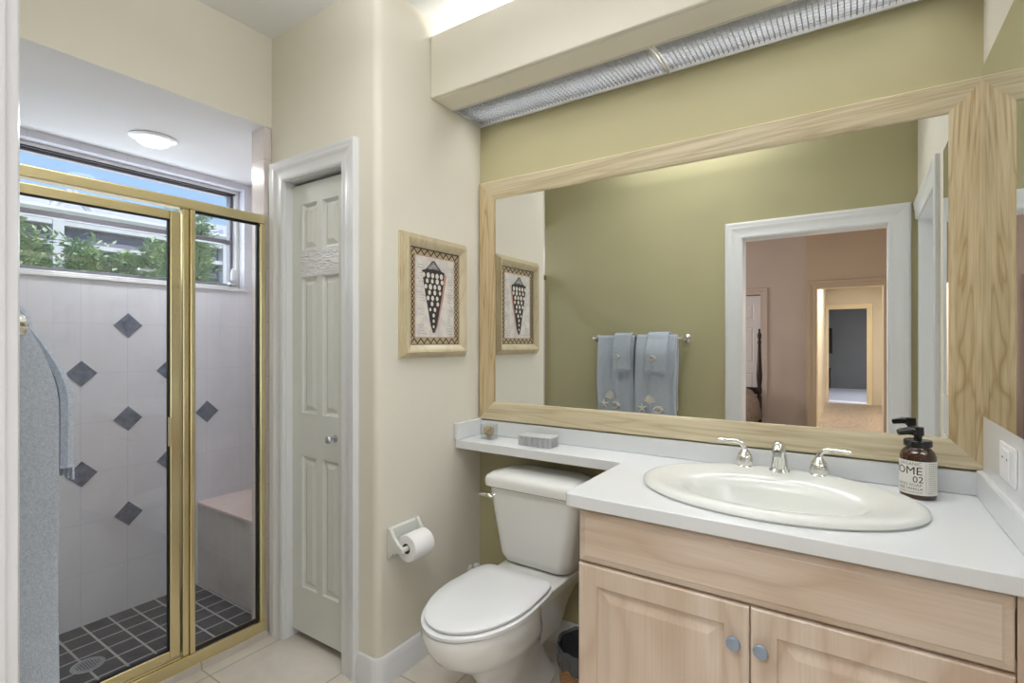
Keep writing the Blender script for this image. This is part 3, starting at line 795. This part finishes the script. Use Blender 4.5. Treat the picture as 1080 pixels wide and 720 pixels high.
def wavy_box(x0, x1, y0, y1, z0, z1, n=70, k=12):
    m = MB(); rr = []
    for j in range(k + 1):
        z = z0 + (z1 - z0) * j / k; ring = []
        per = [(x0, y0), (x1, y0), (x1, y1), (x0, y1)]
        for e in range(4):
            a = Vector(per[e]); c = Vector(per[(e + 1) % 4]); nn = n if e % 2 == 0 else n // 2
            nor = Vector(((c - a).y, -(c - a).x)).normalized()
            for i in range(nn):
                t = i / nn; L_ = (c - a).length * t
                wob = .0028 * math.sin((z - z0) * 900 + 2.2 * math.sin(L_ * 230)) * min(1, t * 12, (1 - t) * 12)
                p = a + (c - a) * t + nor * wob; ring.append((p.x, p.y, z))
        rr.append(ring)
    m.rings(rr, True, True); return m
wavy_box(-1.203, -1.048, 1.848, 1.925, ZT, ZT + .037, k=24).build('box_body', box_m, gb, smooth=True)
box(-1.205, -1.046, 1.846, 1.927, ZT + .037, ZT + .0435).build('lid', box_m, gb, bevel=.002)

# ------------------------------------------------------------------ toilet
TX = -1.082
to = thing('toilet', (TX, 1.55, Z0), 'white two piece toilet with closed lid between wall and vanity', 'toilet')
def egg(yf, yb, hw, z, n=72, pb=2.6, back=.40, tp=0.0):
    """egg outline: pointed-round at the front (yf), squarer at the back (yb)"""
    pts = []; yc = yb - (yb - yf) * back
    for i in range(n):
        a = 2 * PI * i / n; cx_, sy_ = math.cos(a), math.sin(a)
        if sy_ < 0: x = hw * cx_ * (1); y = yc + (yc - yf) * sy_
        else:
            y = yc + (yb - yc) * abs(sy_) ** (2 / pb); x = hw * math.copysign(abs(cx_) ** (2 / pb), cx_) * (1 - tp * ((y - yc) / (yb - yc)) ** 2)
        pts.append((TX + x, y, z))
    return pts
m = MB(); m.rings([egg(1.40, 1.84, .108, Z0), egg(1.395, 1.845, .111, Z0 + .012), egg(1.405, 1.83, .098, Z0 + .03), egg(1.42, 1.80, .078, .045), egg(1.41, 1.78, .076, .10), egg(1.36, 1.75, .098, .155), egg(1.285, 1.71, .135, .205), egg(1.225, 1.68, .158, .25), egg(1.19, 1.67, .170, .30, tp=.12), egg(1.180, 1.67, .175, .335, tp=.14), egg(1.186, 1.67, .171, .352, tp=.15), egg(1.20, 1.66, .158, .356, tp=.15)], True, True)
m.build('bowl', porcelain, to, smooth=True)
def rrect(cx, y0, y1, hw, r, z, n=6, rb=None):
    o_ = []; rb = rb or r
    for sx_, yy, a0, q in ((1, y1 - rb, 0, rb), (-1, y1 - rb, 90, rb), (-1, y0 + r, 180, r), (1, y0 + r, 270, r)):
        o_ += rc(cx + sx_ * (hw - q), yy, q, a0, a0 + 90, n)
    return zr(o_, z)
MB().rings([rrect(TX, 1.62, 1.90, .07, .03, .10), rrect(TX, 1.58, 1.93, .10, .04, .22), rrect(TX, 1.55, 1.95, .135, .04, .30), rrect(TX, 1.54, 1.952, .150, .04, .335), rrect(TX, 1.545, 1.952, .150, .04, .350), rrect(TX, 1.56, 1.945, .142, .035, .357)], True, True).build('rear_deck', porcelain, to, smooth=True)
TK = -1.080
tk = MB(); tk.rings([rrect(TK, 1.80, 1.94, .130, .05, .360), rrect(TK, 1.765, 1.955, .152, .05, .368), rrect(TK, 1.750, 1.96, .164, .05, .395), rrect(TK, 1.748, 1.962, .166, .05, .405), rrect(TK, 1.738, 1.964, .206, .05, .62), rrect(TK, 1.736, 1.964, .213, .05, .672), rrect(TK, 1.74, 1.96, .205, .05, .675)], True, True)
tk.build('tank', porcelain, to, smooth=True)
MB().rings([rrect(TK, 1.735, 1.962, .216, .04, .670, rb=.09), rrect(TK, 1.722, 1.965, .226, .042, .678, rb=.1), rrect(TK, 1.721, 1.965, .227, .042, .703, rb=.1), rrect(TK, 1.727, 1.962, .222, .042, .717, rb=.1), rrect(TK, 1.745, 1.958, .205, .04, .728, rb=.09), rrect(TK, 1.79, 1.94, .165, .03, .735, rb=.07), rrect(TK, 1.83, 1.90, .10, .02, .737, rb=.03)], True, True).build('tank_lid', porcelain, to, smooth=True)
E_ = dict(pb=9.0, back=.42, tp=.10)
MB().rings([egg(1.190, 1.668, .175, .355, **E_), egg(1.184, 1.672, .181, .359, **E_), egg(1.184, 1.672, .181, .368, **E_), egg(1.192, 1.664, .174, .372, **E_)], True, True).build('seat', seat_w, to, smooth=True)
MB().rings([egg(1.204, 1.664, .168, .3735, **E_), egg(1.197, 1.672, .174, .377, **E_), egg(1.197, 1.672, .174, .384, **E_), egg(1.206, 1.664, .166, .389, **E_), egg(1.25, 1.60, .11, .392, **E_), egg(1.33, 1.52, .05, .393, **E_)], True, True).build('lid', seat_w, to, smooth=True)
for s_ in (-.075, .075): box(TX + s_ - .02, TX + s_ + .02, 1.664, 1.692, .352, .374).build('hinge', seat_w, to, bevel=.006, seg=3)
LX = TK - .205
lv = MB().lathe([(.013, 0), (.013, -.004), (.008, -.008), (.008, -.018)], (LX + .03, 1.740, .635), axis='y', n=16)
lv.tube([(LX + .035, 1.722, .634), (LX + .018, 1.718, .640), (LX - .005, 1.717, .641), (LX - .028, 1.722, .637), (LX - .036, 1.724, .636)], [.006, .0085, .0075, .006, .004], 12)
lv.build('flush_lever', chrome, to, smooth=True)
for s_ in (-1,): MB().lathe([(.016, 0), (.016, .008), (.010, .018), (.003, .02)], (TX + s_ * -.085, 1.64, .0), n=14).build('bolt_cap', porcelain, to, smooth=True) if False else None
# supply valve on the toilet wall
sv = thing('supply_valve', (-1.49, 1.9, .2), 'small white supply valve stub on the wall behind the toilet lid', 'valve')
MB().lathe([(.025, 0), (.024, .005), (.009, .008), (.009, .035)], (-1.5075, 1.90, .20), axis='x', n=16).build('escutcheon', trim, sv, smooth=True)
MB().lathe([(.011, -.02), (.013, .0), (.011, .018), (.015, .022), (.015, .034), (.006, .038)], (-1.468, 1.90, .205), n=14).build('valve_body', trim, sv, smooth=True)

# ------------------------------------------------------------------ toilet paper
th = thing('paper_holder', (-1.508, 1.47, .5), 'cream ceramic toilet paper holder fixed to the wall beside the toilet', 'toilet paper holder')
fxp = lambda u, v_, d: (-1.5075 + d, u, v_)
m = MB().rings([[(-1.5075, y, z) for y, z in [(1.385, .43), (1.56, .43), (1.56, .557), (1.385, .557)]], [(-1.497, y, z) for y, z in [(1.392, .437), (1.553, .437), (1.553, .550), (1.392, .550)]]], True, True)
m.build('wall_plate', bone, th, bevel=.003, seg=3)
for ya, yb in ((1.380, 1.395), (1.530, 1.545)):
    m = MB().prism([(-1.506, .557), (-1.488, .557), (-1.470, .530), (-1.447, .505), (-1.432, .498), (-1.420, .488), (-1.421, .474), (-1.432, .468), (-1.455, .47), (-1.478, .462), (-1.492, .44), (-1.506, .432)], lambda u, v_, d: (u, d, v_), ya, yb)
    m.build('side_arm', bone, th, bevel=.005, seg=3, smooth=True)
MB().tube([(-1.432, 1.394, .483), (-1.432, 1.531, .483)], .010, 14).build('roller', trim, th, smooth=True)
tr = thing('toilet_paper_roll', (-1.432, 1.46, .483), 'white toilet paper roll on the ceramic wall holder', 'toilet paper')
rr = []
C_ = (-1.432, 1.463, .483)
MB().lathe([(.0195, -.052), (.0500, -.052), (.0515, -.050), (.0515, .050), (.0500, .052), (.0195, .052)], C_, axis='y', n=48, cap0=False, cap1=False).build('paper', paper, tr, smooth=True)
MB().lathe([(.0182, -.0515), (.0197, -.0515), (.0197, .0515), (.0182, .0515), (.0182, -.0515)], C_, axis='y', n=36, cap0=False, cap1=False).build('cardboard_core', card, tr, smooth=True)

# ------------------------------------------------------------------ waste bin
WX, WY = -.783, 1.63
wb = thing('waste_bin', (WX, WY, Z0), 'wicker waste bin with a black liner between toilet and vanity', 'waste bin')
m = MB(); m.lathe([(.076, 0), (.079, .004), (.096, .256), (.092, .256), (.075, .01)], (WX, WY, Z0), n=48, cap1=True)
o = m.build('basket', wick, wb, smooth=True)
uvl = o.data.uv_layers.new(name='UVMap')
for p in o.data.polygons:
    for li in p.loop_indices:
        c0 = o.data.vertices[o.data.loops[li].vertex_index].co
        uvl.data[li].uv = (math.atan2(c0.y, c0.x) * .09, c0.z)
m = MB(); rr = []
for r, h, wob in ((.101, .208, .006), (.102, .24, .004), (.103, .262, .002), (.098, .272, .002), (.090, .265, .001), (.086, .2, .004), (.076, .08, .003)):
    rr.append([(WX + (r + wob * math.sin(i * 1.7) * math.cos(i * .6)) * math.cos(2 * PI * i / 60) * (.97), WY + (r + wob * math.sin(i * 1.7)) * math.sin(2 * PI * i / 60), Z0 + h + wob * math.sin(i * .9)) for i in range(60)])
m.rings(rr, False, True).build('liner', liner, wb, smooth=True)

# ------------------------------------------------------------------ framed shell print
pf = thing('framed_picture', (-1.508, 1.65, 1.21), 'framed spotted cone shell print hanging on the cream wall by the mirror', 'picture')
PY0, PY1, PZ0, PZ1 = 1.442, 1.858, 1.212, 1.724
ip = [(PY0 + .054, PZ0 + .054), (PY0 + .054, PZ1 - .054), (PY1 - .062, PZ1 - .054), (PY1 - .062, PZ0 + .054)][::-1]
ip = [(PY0 + .054, PZ0 + .054), (PY1 - .054, PZ0 + .054), (PY1 - .054, PZ1 - .054), (PY0 + .054, PZ1 - .054)]
pprof = [(0, 0), (0, .015), (.004, .018), (.018, .028), (.027, .032), (.031, .0325), (.034, .030), (.0345, .0235), (.039, .024), (.0405, .0225), (.041, .0165), (.0455, .017), (.047, .0155), (.0475, .009), (.0525, .0095), (.054, .007), (.054, 0)]
sweep(MB(), ip, pprof, lambda u, v_, d: (-1.5075 + d, u, v_), True).build('picture_frame', pic_gold, pf, smooth=True)
y0, y1, z0, z1 = ip[0][0], ip[1][0], ip[0][1], ip[2][1]
f_art = lambda u, v_, d: (-1.5075 + d, u, v_)
MB().prism([(y0, z0), (y1, z0), (y1, z1), (y0, z1)], f_art, .002, .008).build('print_mat', art_border, pf)
a0, a1, b0, b1 = y0 + .033, y1 - .033, z0 + .033, z1 - .033
ar = MB().prism([(a0, b0), (a1, b0), (a1, b1), (a0, b1)], f_art, .008, .0086).build('shell_print', art_paper, pf)
m = MB()
def flat(m, pts, wd, d0=.0086, d1=.0089):
    for (p, q) in zip(pts, pts[1:]):
        p = Vector(p); q = Vector(q); t = (q - p).normalized() * wd * .3; nn = Vector((-(q - p).y, (q - p).x)).normalized() * wd / 2
        m.prism([tuple(p - t - nn), tuple(q + t - nn), tuple(q + t + nn), tuple(p - t + nn)], f_art, d0, d1)
# zig-zag border lines
def zig(p, q, n, amp, ph):
    p = Vector(p); q = Vector(q); nn = Vector((-(q - p).y, (q - p).x)).normalized()
    return [tuple(p + (q - p) * i / n + nn * amp * (1 if (i + ph) % 2 else -1)) for i in range(n + 1)]
bc = .0165
for p, q, n in (((y0 + .006, z0 + bc), (y1 - .006, z0 + bc), 15), ((y0 + .006, z1 - bc), (y1 - .006, z1 - bc), 15)):
    flat(m, zig(p, q, n, .0105, 0), .0052, .008, .0084)
for ph in (0, 1):
    for p, q, n in (((y0 + bc, z0 + .03), (y0 + bc, z1 - .03), 15), ((y1 - bc, z0 + .03), (y1 - bc, z1 - .03), 15)):
        flat(m, zig(p, q, n, .0095, ph), .0042, .008, .0084)
for e in (.003, .030):
    pass
flat(m, [(y0 + .002, z0 + .002), (y1 - .002, z0 + .002), (y1 - .002, z1 - .002), (y0 + .002, z1 - .002), (y0 + .002, z0 + .002)], .003, .008, .0084)
m.build('zigzag_border', shell_dark, ar)
m = MB(); flat(m, [(a0 - .002, b0 - .002), (a1 + .002, b0 - .002), (a1 + .002, b1 + .002), (a0 - .002, b1 + .002), (a0 - .002, b0 - .002)], .003, .008, .0087)
m.build('inner_line', shell_lip, ar)
cx = (a0 + a1) / 2 - .012; W_, zt_, zb_ = .070, b1 - .058, b0 + .018
MB().prism([(cx - W_, zt_), (cx - W_ * .75, zt_ - .09), (cx - W_ * .25, zb_ + .03), (cx - .004, zb_), (cx + .004, zb_), (cx + W_ * .3, zb_ + .03), (cx + W_ * .8, zt_ - .09), (cx + W_, zt_), (cx + W_ * .6, zt_ + .008), (cx, zt_ + .011), (cx - W_ * .6, zt_ + .008)], f_art, .0086, .0092).build('shell_body', shell_dark, ar)
MB().prism([(cx + W_ + .001, zt_ - .004), (cx + W_ + .013, zt_ - .012), (cx + W_ * .75 + .008, zt_ - .12), (cx + W_ * .3 + .006, zb_ + .03), (cx + .012, zb_ - .002), (cx + .004, zb_), (cx + W_ * .3, zb_ + .03), (cx + W_ * .8, zt_ - .09)], f_art, .0086, .0091).build('shell_lip', shell_lip, ar)
m = MB()
for k, (hw, h) in enumerate(((.040, .012), (.030, .020), (.020, .028), (.010, .036))):
    flat(m, [(cx - hw, zt_ + h - .002), (cx - hw * .5, zt_ + h + .003), (cx + hw * .5, zt_ + h + .003), (cx + hw, zt_ + h - .002)], .0035, .0086, .0091)
flat(m, [(cx - .045, zt_ + .008), (cx - .006, zt_ + .043), (cx + .006, zt_ + .043), (cx + .045, zt_ + .008)], .003, .0086, .0091)
m.build('shell_spire', shell_dark, ar)
m = MB(); rnd = random.Random(3)
rows = 10
for r in range(rows):
    t = (r + .5) / rows; z = zt_ - .006 - t * (zt_ - zb_ - .02); hw = W_ * (1 - t) ** .9 + .002; cnt = max(1, int(hw * 2 / .027))
    for c in range(cnt):
        u = cx - hw + (c + .5 + (.22 if r % 2 else -.22) * (cnt > 1)) * 2 * hw / cnt; s_ = rnd.uniform(.0088, .0118) * (1 - .4 * t)
        if abs(u - cx) > hw - .003: continue
        m.prism([(u + s_ * math.cos(q * PI / 5), z + s_ * 1.15 * math.sin(q * PI / 5)) for q in range(10)], f_art, .0092, .0096)
m.build('shell_spots', shell_spot, ar)
m = MB(); rnd = random.Random(5)
for k in range(26):
    zz = b0 + .014 + k * .0115; 
    if rnd.random() < .35: continue
    ya = a0 + .008 + rnd.random() * .02; yb = ya + rnd.uniform(.02, .05)
    flat(m, [(ya, zz), (yb, zz)], .0011)
    ya = a1 - .045 + rnd.random() * .01; flat(m, [(ya, zz), (a1 - .008, zz)], .0011)
m.build('faint_script', soft_ink, ar)

# ------------------------------------------------------------------ outlet on the right wall
ou = thing('wall_outlet', (.31, 1.655, 1.0), 'white outlet plate on the right wall under the side mirror', 'outlet')
fo = lambda u, v_, d: (.3065 - d, u, v_)
MB().prism([(1.590, .945), (1.735, .945), (1.735, 1.035), (1.590, 1.035)], fo, 0, .006).build('cover_plate', outlet_w, ou, bevel=.002)
MB().prism([(1.628, .957), (1.700, .957), (1.700, 1.023), (1.628, 1.023)], fo, .006, .009).build('receptacle', outlet_w, ou, bevel=.002)
for a, c in ((1.680, 1.692), (1.640, 1.648)): MB().prism([(a, 1.0), (c, 1.0), (c, 1.004), (a, 1.004)], fo, .009, .0093).build('slot', slot_m, ou)

# ------------------------------------------------------------------ towel bar and towels on the back wall
BZ, BYY = 1.303, .213
tb = thing('towel_bar', (-1.37, .13, BZ), 'chrome towel bar fixed to the olive wall beside the doorway', 'towel bar')
MB().tube([(-1.69, BYY, BZ), (-1.01, BYY, BZ)], .008, 16).build('rail', chrome, tb, smooth=True)
for x in (-1.705, -1.01):
    MB().lathe([(.030, 0), (.030, .004), (.022, .009), (.012, .014), (.010, .05), (.013, .062), (.018, .072), (.019, .084), (.014, .096), (.004, .100)], (x, .1305, BZ), axis='y', n=28).build('bracket', chrome, tb, smooth=True)
def towel(name, label, x0, x1, zf, zb, rad, amp, seed, group, fringe=True, bulge=0.0, inner=.0095, ib=0.0):
    """folded towel hung over the bar: a closed volume between its outer face and the face that lies on the bar"""
    rnd = random.Random(seed); ph = rnd.uniform(0, 6)
    t = thing(name, ((x0 + x1) / 2, BYY, BZ), label, 'towel', group)
    m = MB(); prof = []
    nf = 26; zt_ = BZ
    for i in range(nf + 1): prof.append((1, zf + (zt_ - zf) * i / nf))
    for i in range(1, 8): a = PI * i / 8; prof.append(('a', a))
    nb = 16
    for i in range(nb + 1): prof.append((-1, zt_ + (zb - zt_) * i / nb))
    nx = 44
    def sheet(rad_, bulge_, amp_, ins):
        rings = []
        for kind, val in prof:
            row = []
            for j in range(nx + 1):
                s_ = j / nx; x = x0 + ins + (x1 - x0 - 2 * ins) * s_
                fold = math.sin(s_ * 2 * PI * 1.6 + ph) * .6 + math.sin(s_ * 2 * PI * 3.1 + ph * 2) * .4
                if kind == 'a':
                    y = BYY + rad_ * math.cos(val); z = zt_ + rad_ * math.sin(val)
                else:
                    dn = min(1, (zt_ - val) / .35)
                    y = BYY + kind * rad_ + (amp_ * fold * dn if kind == 1 else amp_ * .3 * fold * dn)
                    if kind == 1: y += bulge_ * math.sin(min(1, (zt_ - val) / .13) * PI / 2)
                    z = val
                    x += .006 * dn * math.sin(val * 9 + ph)
                row.append((x, y, z))
            rings.append(row)
        return rings
    A = sheet(rad, bulge, amp, 0.0); mid = sheet((rad + inner) / 2, (bulge + ib) / 2, amp * .5, -.004); Bn = sheet(inner, ib, 0 if ib == 0 else amp * .2, 0.0)
    # closed loops round the width: outer face, rounded fold at one side, inner face, fold at the other side
    loops = [a + [q[-1]] + list(reversed(b_)) + [q[0]] for a, q, b_ in zip(A, mid, Bn)]
    m.rings(loops, True, True)
    c = m.build('cloth', terry, t, smooth=True)
    def front(x, z, d_):
        s_ = (x - x0) / (x1 - x0); fold = math.sin(s_ * 2 * PI * 1.6 + ph) * .6 + math.sin(s_ * 2 * PI * 3.1 + ph * 2) * .4
        dn = min(1, (zt_ - z) / .35); return (x, BYY + rad + amp * fold * dn + bulge * math.sin(min(1, (zt_ - z) / .13) * PI / 2) + d_, z)
    if fringe:
        m = MB(); n = int((x1 - x0) / .007)
        for i in range(n):
            x = x0 + .004 + (x1 - x0 - .008) * i / (n - 1)
            p = front(x, zf, 0); q = (x + rnd.uniform(-.003, .003), p[1] + rnd.uniform(-.003, .003), zf - rnd.uniform(.018, .026))
            m.tube([(p[0], p[1], zf + .002), q], [.0022, .0028], 5)
        m.build('fringe', terry, t)
    return t, front, c
def shells(t, front, spots, name='shell_embroidery'):
    m = MB()
    for (x, z, r, k) in spots:
        if k == 'fan':
            for i in range(9):
                a = R(20 + 140 * i / 8); 
                p0 = front(x, z - r * .55, .005); p1 = front(x + r * math.cos(a) * .6, z - r * .55 + r * 1.0 * math.sin(a), .007); p2 = front(x + r * math.cos(a), z - r * .55 + r * 1.45 * math.sin(a), .005)
                m.tube([p0, p1, p2], [r * .05, r * .13, r * .10], 7)
        elif k == 'spiral':
            pts = []; rd = []
            for i in range(26):
                a = i * .48; rr_ = r * (1 - i / 30)
                pts.append(front(x + rr_ * math.cos(a), z + rr_ * .8 * math.sin(a), .006)); rd.append(r * .24 * (1 - i / 34))
            m.tube(pts, rd, 7)
        else:
            for i in range(5):
                a = R(90 + 72 * i); m.tube([front(x, z, .006), front(x + r * math.cos(a), z + r * math.sin(a), .005)], [r * .28, r * .1], 7)
    m.build(name, emb, t, smooth=True)
g1 = 'blue grey bath towels on the chrome bar'; g2 = 'blue grey hand towels on the chrome bar'
t, f, c = towel('bath_towel', 'blue grey shell embroidered bath towel nearest the toilet end of the bar', -1.665, -1.375, .70, .80, .024, .012, 4, g1, bulge=.012)
shells(t, f, [(-1.56, .86, .045, 'fan'), (-1.52, .79, .035, 'spiral'), (-1.61, .80, .035, 'star')])
t, f, c = towel('bath_towel', 'blue grey shell embroidered bath towel nearest the doorway end of the bar', -1.352, -1.062, .69, .78, .030, .010, 9, g1, bulge=.036)
shells(t, f, [(-1.24, .85, .045, 'fan'), (-1.18, .78, .035, 'spiral'), (-1.30, .79, .035, 'star')])
t, f, c = towel('hand_towel', 'small blue grey fringed towel draped over the bath towel at the toilet end', -1.528, -1.395, 1.075, 1.12, .044, .003, 5, g2, bulge=.026, inner=.030, ib=.018)
shells(t, f, [(-1.495, 1.165, .022, 'spiral')])
t, f, c = towel('hand_towel', 'small blue grey fringed towel draped over the bath towel at the doorway end', -1.265, -1.115, 1.065, 1.12, .048, .003, 12, g2, bulge=.052, inner=.036, ib=.046)
shells(t, f, [(-1.21, 1.155, .024, 'spiral')])

# ------------------------------------------------------------------ bedroom and hall seen in the mirror
st('floor_bedroom', box(-5, 1.6, -4.12, .012, Z0 - .2, Z0 - .005), carpet)
st('floor_bedroom_side', box(-5, -.54, -4.75, -4.12, Z0 - .2, Z0 - .005), carpet)
st('ceiling_bedroom', box(-5, 1.6, -4.75, .012, 3.0, 3.1), white_ceiling)
st('wall_bedroom_far', MB().box(-.54, -.42, -4.12, -4.0, Z0, 3.0).box(.31, 1.6, -4.12, -4.0, Z0, 3.0).box(-.42, .31, -4.12, -4.0, 2.0, 3.0), tan_wall)
st('wall_bedroom_recess', MB().box(-5, -1.9, -4.72, -4.6, Z0, 3.0).box(-1.18, -.54, -4.72, -4.6, Z0, 3.0).box(-1.9, -1.18, -4.72, -4.6, 2.0, 3.0), pink_wall)
st('wall_bedroom_right', box(1.5, 1.6, -4.0, .012, Z0, 3.0), pink_wall)
st('wall_bedroom_left', box(-5.1, -5, -4.7, .012, Z0, 3.0), pink_wall)
st('wall_bedroom_near', MB().box(-5, -.66, -.002, .011, Z0, 3.0).box(.19, 1.6, -.002, .011, Z0, 3.0).box(-.66, .19, -.002, .011, 2.0, 3.0), pink_wall)
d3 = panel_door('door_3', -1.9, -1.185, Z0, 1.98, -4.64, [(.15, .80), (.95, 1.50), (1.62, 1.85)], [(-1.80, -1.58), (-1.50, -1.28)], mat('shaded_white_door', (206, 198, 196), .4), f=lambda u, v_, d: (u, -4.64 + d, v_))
casing_far = lambda name, x0, x1, zt, Y, m_: st(name, sweep(MB(), [(x1, Z0), (x1, zt), (x0, zt), (x0, Z0)], [(u * 1.1, v_) for u, v_ in CASING], lambda u, v_, d: (u, Y + d, v_), closed=False), m_, smooth=True)
casing_far('trim_bedroom_closet', -1.9, -1.18, 1.99, -4.6, MATS['bedroom_paint'])
casing_far('trim_hall_opening', -.42, .31, 1.99, -4.0, tan_wall)
st('trim_hall_jamb', MB().box(-.43, -.41, -4.14, -4.0, Z0, 2.0).box(.30, .32, -4.14, -4.0, Z0, 2.0).box(-.42, .31, -4.14, -4.0, 1.985, 2.0), trim_b)
st('floor_hall', box(-.54, .72, -9.06, -4.12, Z0 - .2, Z0), hall_wood)
st('ceiling_hall', box(-.5, .72, -9.06, -4.12, 2.45, 2.55), white_ceiling)
st('wall_hall_left', box(-.54, -.50, -9.06, -4.12, Z0, 3.0), hall_wall)
st('wall_hall_right', box(.62, .72, -9.06, -4.12, Z0, 2.5), hall_wall)
st('wall_hall_end', MB().box(-.54, -.46, -9.18, -9.06, Z0, 2.5).box(.22, .72, -9.18, -9.06, Z0, 2.5).box(-.46, .22, -9.18, -9.06, 1.98, 2.5), hall_wall)
casing_far('trim_hall_end', -.46, .22, 1.97, -9.06, trim_b)
st('floor_far_room', box(-2.2, 2.2, -13.2, -9.06, Z0 - .2, Z0 + .001), pale_carpet)
st('wall_far_room', MB().box(-2.2, 2.2, -13.3, -13.2, Z0, 2.6).box(-2.3, -2.2, -13.2, -9.18, Z0, 2.6).box(2.2, 2.3, -13.2, -9.18, Z0, 2.6), grey_wall)
st('ceiling_far_room', box(-2.2, 2.2, -13.2, -9.18, 2.6, 2.7), white_ceiling)
tv = thing('television', (-.62, -12.6, .9), 'black flat television at the far end of the hall in the mirror view', 'television')
box(-1.6, -.50, -12.75, -12.68, .95, 1.65).build('screen', grey_m, tv, bevel=.01)
box(-1.2, -.9, -12.8, -12.62, .55, .60).build('foot', grey_m, tv)
box(-1.08, -1.02, -12.74, -12.70, .60, .96).build('neck', grey_m, tv)
cab = thing('low_cabinet', (-1.1, -12.8, Z0), 'dark low cabinet under the television at the end of the hall', 'cabinet')
box(-1.65, -.55, -13.0, -12.5, .0, .52).build('cabinet_body', dark_wood, cab, bevel=.01)
box(-1.67, -.53, -13.02, -12.48, .52, .55).build('cabinet_top', dark_wood, cab)
for lx in (-1.6, -.6):
    for ly in (-12.95, -12.55): box(lx - .025, lx + .025, ly - .025, ly + .025, Z0, .0).build('leg', dark_wood, cab)
# bed
bd = thing('four_post_bed', (-2.0, -3.4, Z0), 'dark wood bed with tall turned post and patterned quilt in the bedroom', 'bed')
def post(x, y, zt):
    p = [(.032, 0), (.032, .05), (.026, .08), (.036, .10), (.036, .50), (.026, .53), (.034, .56), (.038, .60), (.028, .66), (.036, .74), (.040, .82), (.034, .95), (.026, 1.10), (.020, 1.28), (.030, 1.31), (.018, 1.34), (.026, 1.38), (.030, 1.42), (.018, 1.45), (.012, 1.47), (.018, 1.49), (.004, 1.51)]
    k = (zt - Z0) / 1.51
    MB().lathe([(r, h * k) for r, h in p], (x, y, Z0), n=20).build('post', dark_wood, bd, smooth=True)
post(-1.165, -4.38, 1.47); post(-2.75, -4.38, 1.47)
m = MB().box(-2.75, -1.165, -4.40, -4.36, .50, .60).box(-2.75, -1.165, -4.395, -4.365, .15, .25); m.build('headboard_rail', dark_wood, bd)
MB().box(-2.70, -1.20, -4.33, -2.45, .10, .24).build('bed_frame', dark_wood, bd)
for x, y in ((-2.65, -2.5), (-1.25, -2.5)): MB().lathe([(.03, 0), (.035, .135)], (x, y, Z0), n=12).build('foot', dark_wood, bd)
m = MB()
rr = []
nx = 24
for j in range(23):
    y = -4.34 + 1.92 * j / 22; row = []
    for i in range(nx + 1):
        s_ = i / nx; x = -2.78 + 1.66 * s_
        e = min(s_, 1 - s_) * 2 * 1.66 / 2
        z = .16 + .42 * min(1, (e / .16)) ** .45 + .012 * math.sin(x * 14 + y * 5) + .01 * math.sin(y * 17)
        row.append((x, y, z))
    rr.append(row)
m.rings(rr, False, False, closed=False).build('quilt', quilt_m, bd, smooth=True, solid=.02)
MB().box(-2.68, -1.22, -4.32, -2.46, .24, .50).build('mattress', trim, bd, bevel=.05, seg=3)
